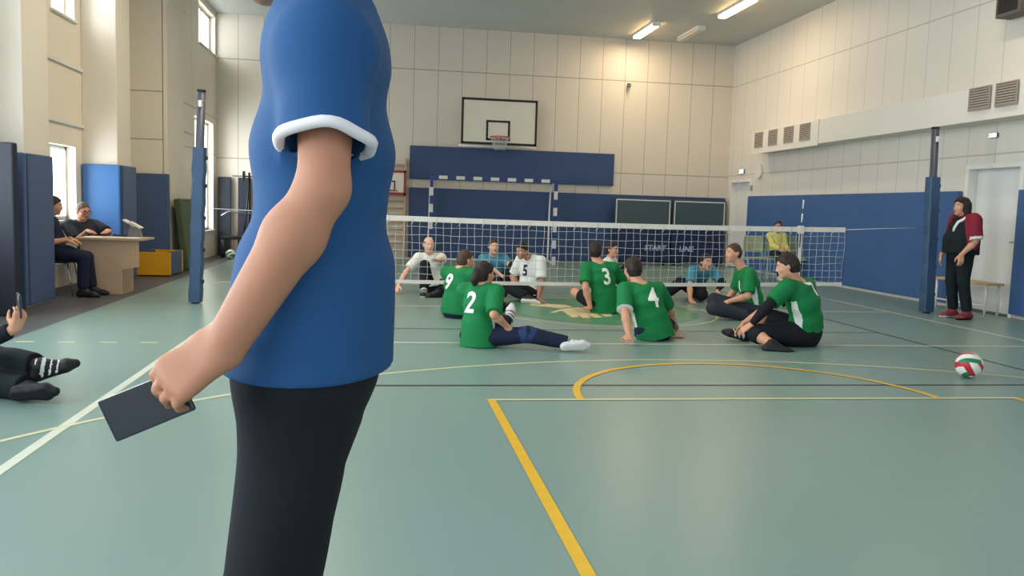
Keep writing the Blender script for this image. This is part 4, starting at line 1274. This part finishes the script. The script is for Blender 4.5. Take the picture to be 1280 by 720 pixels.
# 4
person('green player number 4, man leaning on his left arm with his bare foot out',
    (2.805, 8.350, 0.095), (2.659, 8.450, 0.561), (2.603, 8.520, 0.723), (-.15,1,-.12), (1,.08,0),
    [dict(w=(3.163, 8.750, 0.136), pole=(.8,-.4,-.3)), dict(w=(2.440, 8.020, 0.084), pole=(-.6,-.5,0), d=(-.30,-.85,-.2), n=(0,.1,-1), pose='flat')],
    [dict(a=(3.031, 8.520, 0.060), k=(3.147, 8.860, 0.120), t=(1,-.15,-.05), u=(0,.4,1)), dict(a=(3.017, 9.050, 0.080), pole=(-.1,.5,.35), fit=1, t=(.2,1,0))],
    dict(shirt=green(('4', True, .26, .66, .035, .10), .88, hem=-.22, trim='jersey_white', trimw=.005), trousers=dict(m='cloth_navy', len=(1.2,1.2)), shoes=(None,('shoe_black','sole_white'))),
    hgt=1.78, build=1.03, group=GRP, hair=('short','hair_dark'))
# 1 (profile)
person('green player in profile with crossed legs, facing the net from its right half',
    (4.739, 10.200, 0.110), (4.586, 10.200, 0.637), (4.444, 10.200, 0.840), (-1,-.12,-.06), (.1,1,0),
    [dict(w=(4.458, 10.450, 0.171), pole=(.4,.6,-.4)), dict(w=(4.310, 9.980, 0.233), pole=(.6,-.4,-.5), d=(-.8,-.1,-.5), n=(.2,.2,-1))],
    [dict(a=(4.698, 10.480, 0.100), k=(4.364, 10.550, 0.190), t=(-.3,-.9,0)), dict(a=(4.559, 9.920, 0.070), k=(4.123, 9.980, 0.150), t=(.8,.5,0))],
    dict(shirt=green(('1', False, .17, .62, -.05, 0)), trousers=dict(m='cloth_charcoal', loose=.02), shoes=(('shoe_black','sole_black'),('shoe_black','sole_white'))),
    group=GRP, hair=('crop','hair_brown'))
# 7
person('green player number 7, bending forward with a black arm sleeve to reach his shoe',
    (4.334, 8.050, 0.128), (4.158, 8.020, 0.669), (4.053, 7.970, 0.826), (-.85,.45,-.25), (.66,.75,0),
    [dict(w=(3.776, 8.300, 0.188), pole=(.3,.4,.5), d=(-.7,-.1,-.6), n=(0,-.4,-.9), pose='rest'), dict(w=(3.694, 7.950, 0.220), pole=(.2,-.5,.6), d=(-.75,.2,-.6), n=(-.1,.3,-.9), pose='rest')],
    [dict(a=(3.772, 8.280, 0.100), k=(4.023, 8.320, 0.250), t=(-.85,.1,.25), u=(.3,-.3,.9)), dict(a=(3.807, 7.700, 0.065), k=(3.737, 7.920, 0.130), t=(.95,-.25,-.05), u=(0,.35,1))],
    dict(shirt=green(('7', True, .21, .80, .02, -.30), .8, hem=.03), trousers=dict(m='cloth_black', len=(.98,.94), loose=.02), knee_pads=(None,'cloth_black'), arm_sleeves=(None,'cloth_black'),
         shoes=(('shoe_black','sole_black','stripe_white'),('shoe_black','sole_black'))),
    hgt=1.82, build=1.14, armw=.9, slouch=.055, sright=(.84,.54,0), group=GRP, hair=('short','hair_dark'))
# far side of the net
G2 = 'opponents sitting beyond the net'
person('bald man in a white shirt sitting beyond the net with one knee raised',
    (0.768, 12.750, 0.120), (0.701, 12.820, 0.581), (0.680, 12.720, 0.732), (.22,-1,-.02), (-1,-.15,0),
    [dict(w=(0.233, 12.550, 0.121), pole=(-.6,.3,.1), d=(-.25,-.6,-.6), n=(.1,-.3,-1), pose='flat'), dict(w=(0.815, 12.300, 0.532), pole=(1,0,-.3), d=(-.9,-.2,.1), n=(0,-.3,-1))],
    [dict(a=(0.598, 12.220, 0.090), pole=(-.1,-.2,1), t=(-.1,-1,0)), dict(a=(0.800, 12.100, 0.080), pole=(1,.0,.25), t=(-.9,-.3,0), u=(0,-.5,1))],
    dict(shirt=dict(m='jersey_white', sleeve=.75, trim='jersey_white', hem=-.05), trousers=dict(m='cloth_black'), shoes=(('shoe_black','sole_white','stripe_white'),('shoe_black','sole_white'))),
    group=G2, skin='skin_light', hair=('fringe','hair_grey'))
person('man in cyan shirt facing the camera beyond the net, left half',
    (1.813, 13.600, 0.120), (1.796, 13.660, 0.531), (1.777, 13.550, 0.694), (.10,-1,-.02), (-1,-.1,0),
    [dict(w=(1.853, 13.150, 0.258), pole=(-.8,.2,-.5)), dict(w=(2.030, 13.150, 0.364), pole=(1,.2,-.4))],
    [dict(a=(1.816, 12.850, 0.090), pole=(-.6,-.1,1), t=(.1,-1,0)), dict(a=(2.216, 13.050, 0.090), pole=(.25,-.1,1), t=(.5,-.9,0))],
    dict(shirt=dict(m='jersey_cyan', sleeve=.8, hem=-.05), trousers=dict(m='cloth_black'), shoes=(('shoe_black','sole_white'),('shoe_black','sole_white'))),
    group=G2, skin='skin_light', hair=('short','hair_brown'))
person('dark-haired man in a white shirt propped on one hand beyond the net',
    (2.103, 11.950, 0.117), (2.103, 11.920, 0.643), (1.963, 11.800, 0.727), (-.75,-.65,-.28), (-.68,.72,0),
    [dict(w=(1.915, 11.900, 0.200), pole=(-.4,.8,-.4)), dict(w=(2.182, 11.600, 0.052), pole=(.7,.1,0), d=(.35,-.8,-.2), n=(0,0,-1), pose='flat')],
    [dict(a=(1.757, 12.250, 0.090), pole=(-.3,.5,1), t=(-.8,-.4,0)), dict(a=(2.014, 11.500, 0.080), pole=(-1,.1,.25), t=(.7,-.4,0))],
    dict(shirt=dict(m='jersey_white', sleeve=.85, hem=-.06, num=('5', False, .20, .6, .0, 0), numm='cloth_navy'), trousers=dict(m='cloth_black'), shoes=(('shoe_black','sole_white'),('shoe_black','sole_white'))),
    group=G2, skin='skin_tan', hair=('short','hair_dark'))
person('smiling man in a white shirt half hidden behind green player number 3',
    (3.680, 13.100, 0.120), (3.621, 13.100, 0.568), (3.619, 13.020, 0.714), (.75,-.65,0), (-.45,-.85,0),
    [dict(w=(3.796, 12.750, 0.303), pole=(.3,-.5,-.3)), dict(w=(3.486, 12.700, 0.251), pole=(.2,-.6,-.4))],
    [dict(a=(4.059, 12.850, 0.090), pole=(0,0,1), t=(.9,-.4,0)), dict(a=(4.199, 13.300, 0.090), pole=(0,0,1), t=(.9,-.2,0))],
    dict(shirt=dict(m='jersey_white', sleeve=.8, hem=-.05), trousers=dict(m='cloth_black'), shoes=(('shoe_black','sole_white'),('shoe_black','sole_white'))),
    group=G2, hair=('short','hair_dark'))
person('man in cyan shirt crouching forward on his hand beyond the net, right half',
    (4.835, 12.550, 0.200), (4.873, 12.250, 0.477), (4.837, 12.080, 0.610), (.15,-1,-.08), (-.92,-.30,0),
    [dict(w=(4.527, 11.850, 0.047), pole=(-.8,.3,.2), d=(.1,-.8,-.3), n=(0,0,-1), pose='flat'), dict(w=(4.986, 11.980, 0.173), pole=(.9,.1,0), d=(.1,-.4,-.9), n=(-.6,-.3,0))],
    [dict(a=(4.308, 12.300, 0.090), k=(4.500, 12.220, 0.270), t=(-.7,-.6,0)), dict(a=(4.804, 12.420, 0.090), k=(4.748, 11.980, 0.120), t=(-.4,.9,-.1))],
    dict(shirt=dict(m='jersey_cyan', sleeve=.8, hem=-.04), trousers=dict(m='cloth_black', loose=.02), arm_sleeves=(None,'cloth_black'), shoes=(('shoe_black','sole_white'),('shoe_black','sole_white'))),
    group=G2, skin='skin', hair=('short','hair_dark'))
# spectators and officials
cx = CX[1]
person('spectator in a yellow top seated on a green chair by the blue wall',
    (cx[0] + .02, cx[1] + .02, .575), (8.144, 16.560, 0.972), (8.121, 16.480, 1.132), (-.2,-1,-.05), (-1,.12,0),
    [dict(w=(cx[0] - .06, cx[1] - .24, .66), pole=(-.3,.4,-1)), dict(w=(cx[0] + .10, cx[1] - .24, .66), pole=(.3,.4,-1))],
    [dict(a=(cx[0] - .12, cx[1] - .40, .09), pole=(0,-1,.5), t=(-.1,-1,0)), dict(a=(cx[0] + .10, cx[1] - .40, .09), pole=(0,-1,.5), t=(.1,-1,0))],
    dict(shirt=dict(m='cloth_yellow', sleeve=1.85, hem=-.02), trousers=dict(m='cloth_charcoal'), shoes=(('shoe_white','sole_white'),('shoe_white','sole_white'))),
    hgt=1.5, h=.009, build=.95, hair=('short','hair_dark'))
def front_mask(p, P, up, fwd, lat, L, A, nrm):
    q = p - P; t = q @ up / L
    ok = np.ones(len(p), bool)
    for sd in (1, -1):
        a, e, w, sp = A[sd]
        ab = e - a; tt = np.clip(((p - a) @ ab) / (ab @ ab), 0, 1)
        ok &= np.linalg.norm(p - a - tt[:, None] * ab, axis=1) > .118
    return ok & ((q @ fwd > -.02) | (t < .40)) & (t < .97)
wo, I = person('woman with dark bob, maroon sleeves and red shoes standing by the net post',
    (7.798, 10.400, 0.955), (7.818, 10.400, 1.409), (7.759, 10.400, 1.532), (-1,-.12,.02), (.06,1,0),
    [dict(w=(7.626, 10.550, 0.873), pole=(1,.2,0), d=(-.2,0,-1), n=(.6,-.6,0)), dict(w=(7.637, 10.160, 0.895), pole=(1,-.2,0), d=(-.1,-.1,-1), n=(.2,1,0))],
    [dict(a=(7.842, 10.520, 0.095), pole=(-1,0,0), t=(-1,-.1,0)), dict(a=(7.897, 10.300, 0.095), pole=(-1,0,0), t=(-1,-.25,0))],
    dict(shirt=dict(m='cloth_maroon', sleeve=.92, trim='trim_white', trimw=.04, hem=-.14, loose=.02, masks=[(front_mask, 'cloth_dark')]), trousers=dict(m='cloth_dark', inf=.012), shoes=(('shoe_red','sole_white'),('shoe_red','sole_black'))),
    hgt=1.76, build=1.22, belly=.05, h=.009, armw=.86, hair=('bob','hair_dark'))
# light scarf over her shoulder
mb = MB(); off = Vector(I['root'])
c7, _ = I['spine'](1.0); c6, _ = I['spine'](.86); c4, _ = I['spine'](.45)
up_, f_, l_ = I['up'], I['fwd'], I['lat']
pts = [c7 - f_ * .075 + up_ * .02 + l_ * .02, c7 - f_ * .05 - l_ * .085 + up_ * .02, c6 + f_ * .06 - l_ * .13 + up_ * .04, c6 + f_ * .155 - l_ * .085 - up_ * .03, c4 + f_ * .195 - l_ * .06 + up_ * .08, c4 + f_ * .205 - l_ * .05 - up_ * .10]
mb.tube([Vector(p) - off for p in pts], [.022, .026, .024, .020, .018, .016], 8)
mb.build('scarf', MATS['trim_white']).parent = wo
# person filming at the left edge
ph, I2 = person('dark-clothed person sitting at the left photo edge, holding up a phone',
    (-2.792, 5.780, 0.120), (-2.833, 5.800, 0.640), (-2.823, 5.860, 0.840), (.45,.9,0), (.92,-.38,0),
    [dict(w=(-2.269, 5.620, 0.464), pole=(.2,-.5,-1), d=(.30,.0,.95), n=(-.55,.80,.25), pose='grip'), dict(w=(-3.062, 6.150, 0.320), pole=(-1,0,-.4))],
    [dict(a=(-2.164, 5.700, 0.215), k=(-2.629, 5.920, 0.235), t=(.95,.15,.35), u=(-.35,-.35,.8)), dict(a=(-2.202, 5.620, 0.085), k=(-2.659, 5.850, 0.100), t=(1,-.1,.1))],
    dict(shirt=dict(m='cloth_dark', sleeve=1.85, hem=-.06), trousers=dict(m='cloth_dark', loose=.02), shoes=(('shoe_black','sole_black','stripe_white'),('shoe_black','sole_black'))),
    hgt=1.8, h=.008, hair=('short','hair_dark'))
o = MB().box((-.036, -.005, -.075), (.036, .005, .075), .004).box((-.033, -.0065, -.068), (.033, -.005, .068)).build('phone', [MATS['phone_black']])
t = thing('smartphone', (-2.247, 5.620, 0.611), 'phone held upright in the raised hand at the left photo edge', 'phone')
bpy.data.objects.remove(o)
a = MB().box((-.037, -.005, -.078), (.037, .005, .078), .004).build('case', MATS['phone_black']); a.parent = t
a = MB().box((-.033, .005, -.070), (.033, .0065, .070)).build('screen', MATS['screen']); a.parent = t
a = MB().box((.008, -.0075, .038), (.030, -.005, .070), .001).build('camera_bump', MATS['phone_grey']); a.parent = t
t.rotation_euler = (.05, .12, -.95)
# officials at the desk
o2, I3 = person('grey-haired man in glasses seated at the desk before the bright blue pad',
    (-4.12, 12.86, .61), (-4.261, 12.760, 0.916), (-4.207, 12.700, 1.094), (.72,-.65,-.28), (-.74,-.67,0),
    [dict(w=(-4.06,12.42,.825), pole=(-.2,.1,-1), d=(.6,-.6,-.1), n=(0,0,-1), pose='rest'), dict(w=(-3.80,12.50,.825), pole=(.8,.1,-.6), d=(-.2,-.9,-.1), n=(0,0,-1), pose='rest')],
    [dict(a=(-4.15,12.62,.09), pole=(.3,-1,.6), t=(.3,-1,0)), dict(a=(-3.78,12.70,.09), pole=(.5,-1,.6), t=(.4,-1,0))],
    dict(shirt=dict(m='cloth_charcoal', sleeve=.85, hem=-.02), trousers=dict(m='cloth_black'), shoes=(('shoe_black','sole_black'),('shoe_black','sole_black'))),
    group='officials at the desk', hgt=1.78, build=1.1, belly=.02, h=.009, hair=('crop','hair_grey'))
mb = MB(); off = Vector(I3['root']); hp = I3['hp']
for r in (-1, 1):
    mb.tube([Vector(hp(.110 - .0 , .006 + .019 * math.sin(q), .034 * r + .026 * math.cos(q))) - off for q in [2 * PI * i / 16 for i in range(16)]], .0035, 6, closed=True)
    mb.tube([Vector(hp(.105, .010, .060 * r)) - off, Vector(hp(.05, .012, .082 * r)) - off, Vector(hp(-.02, .008, .086 * r)) - off], .003, 6)
mb.tube([Vector(hp(.112, .010, -.008)) - off, Vector(hp(.112, .010, .008)) - off], .003, 6)
mb.build('glasses', MATS['black_metal']).parent = o2
person('dark-haired person seated nearest the pillar at the desk, hands on the knees',
    (-4.25, 11.66, .60), (-4.284, 11.720, 0.999), (-4.235, 11.700, 1.167), (.95,.22,-.12), (.18,-.98,0),
    [dict(w=(-4.024, 11.520, 0.734), pole=(-.2,-.5,-.9), d=(.9,.1,-.35), n=(0,0,-1), pose='rest'), dict(w=(-4.055, 11.750, 0.744), pole=(-.2,.5,-.9), d=(.9,-.1,-.35), n=(0,0,-1), pose='rest')],
    [dict(a=(-3.82,11.50,.09), pole=(1,0,.6), t=(1,-.1,0)), dict(a=(-3.80,11.76,.09), pole=(1,0,.6), t=(1,.1,0))],
    dict(shirt=dict(m='cloth_navy', sleeve=.85, hem=-.02), trousers=dict(m='cloth_navy'), shoes=(('shoe_black','sole_black'),('shoe_black','sole_black'))),
    group='officials at the desk', hgt=1.72, h=.009, hair=('short','hair_dark'))
# passer-by close to the viewer
nm, I4 = person('man in a blue t-shirt and black trousers walking past close to the viewer',
    (-0.120, 1.420, 1.041), (-0.093, 1.420, 1.636), (-0.126, 1.420, 1.756), (-1,-.05,-.06), (.04,1,0),
    [dict(w=(-.12,1.60,.99), pole=(.15,.3,0), d=(0,0,-1), n=(0,-1,0)), dict(sh=(-0.083, 1.260, 1.525), e=(-0.083, 1.190, 1.330), w=(-0.213, 1.190, 1.110), d=(-.80,.02,-.56), n=(.15,.80,-.45), pose='wrap', hs=.84)],
    [dict(a=(-.13,1.52,.10), k=(-0.190, 1.520, 0.546), t=(-1,.05,0)), dict(a=(-.16,1.33,.09), k=(-0.175, 1.340, 0.637), t=(-1,-.05,0))],
    dict(shirt=dict(m='shirt_blue', sleeve=.68, hem=-.03, hemz=1.043, inf=.014, loose=.006, flare=.022, hollow=True, wr=.006, wf=15), trousers=dict(m='cloth_black', inf=.014, loose=.014, wf=16, top=.03), shoes=(('shoe_black','sole_white'),('shoe_black','sole_white'))),
    hgt=1.93, h=.0052, build=.96, slouch=.008, legw=.68, armw=.78, depth=.77, skin='skin_tan', hair=('short','hair_brown'))
a_, e_, w_, _sp = I4['A'][-1]
ct = a_ + (e_ - a_) * .675; dr = nrm(e_ - a_); u1 = nrm(np.cross(dr, V(0, 1, 0))); u2 = np.cross(dr, u1)
R_ = .054 * 1.93 / 1.75 * .96 * .78 + .020
mb = MB().tube([Vector(ct + (u1 * math.cos(2 * PI * i / 40) + u2 * math.sin(2 * PI * i / 40)) * (R_ + .002 * math.sin(i * .9)) + dr * .003 * math.sin(i * .5)) - Vector(I4['root']) for i in range(40)], .0085, 8, closed=True)
mb.build('sleeve_trim', MATS['trim_white']).parent = nm
t = thing('smartphone', (-0.325, 1.225, 1.018), 'black phone held low in the hand of the man in the blue t-shirt', 'phone')
a = MB().box((-.058, -.004, -.032), (.058, .004, .032), .004).build('case', MATS['phone_black']); a.parent = t
a = MB().box((-.053, -.0055, -.029), (.053, -.004, .029)).build('screen', MATS['phone_black']); a.parent = t
t.rotation_euler = (0, -.40, .05)
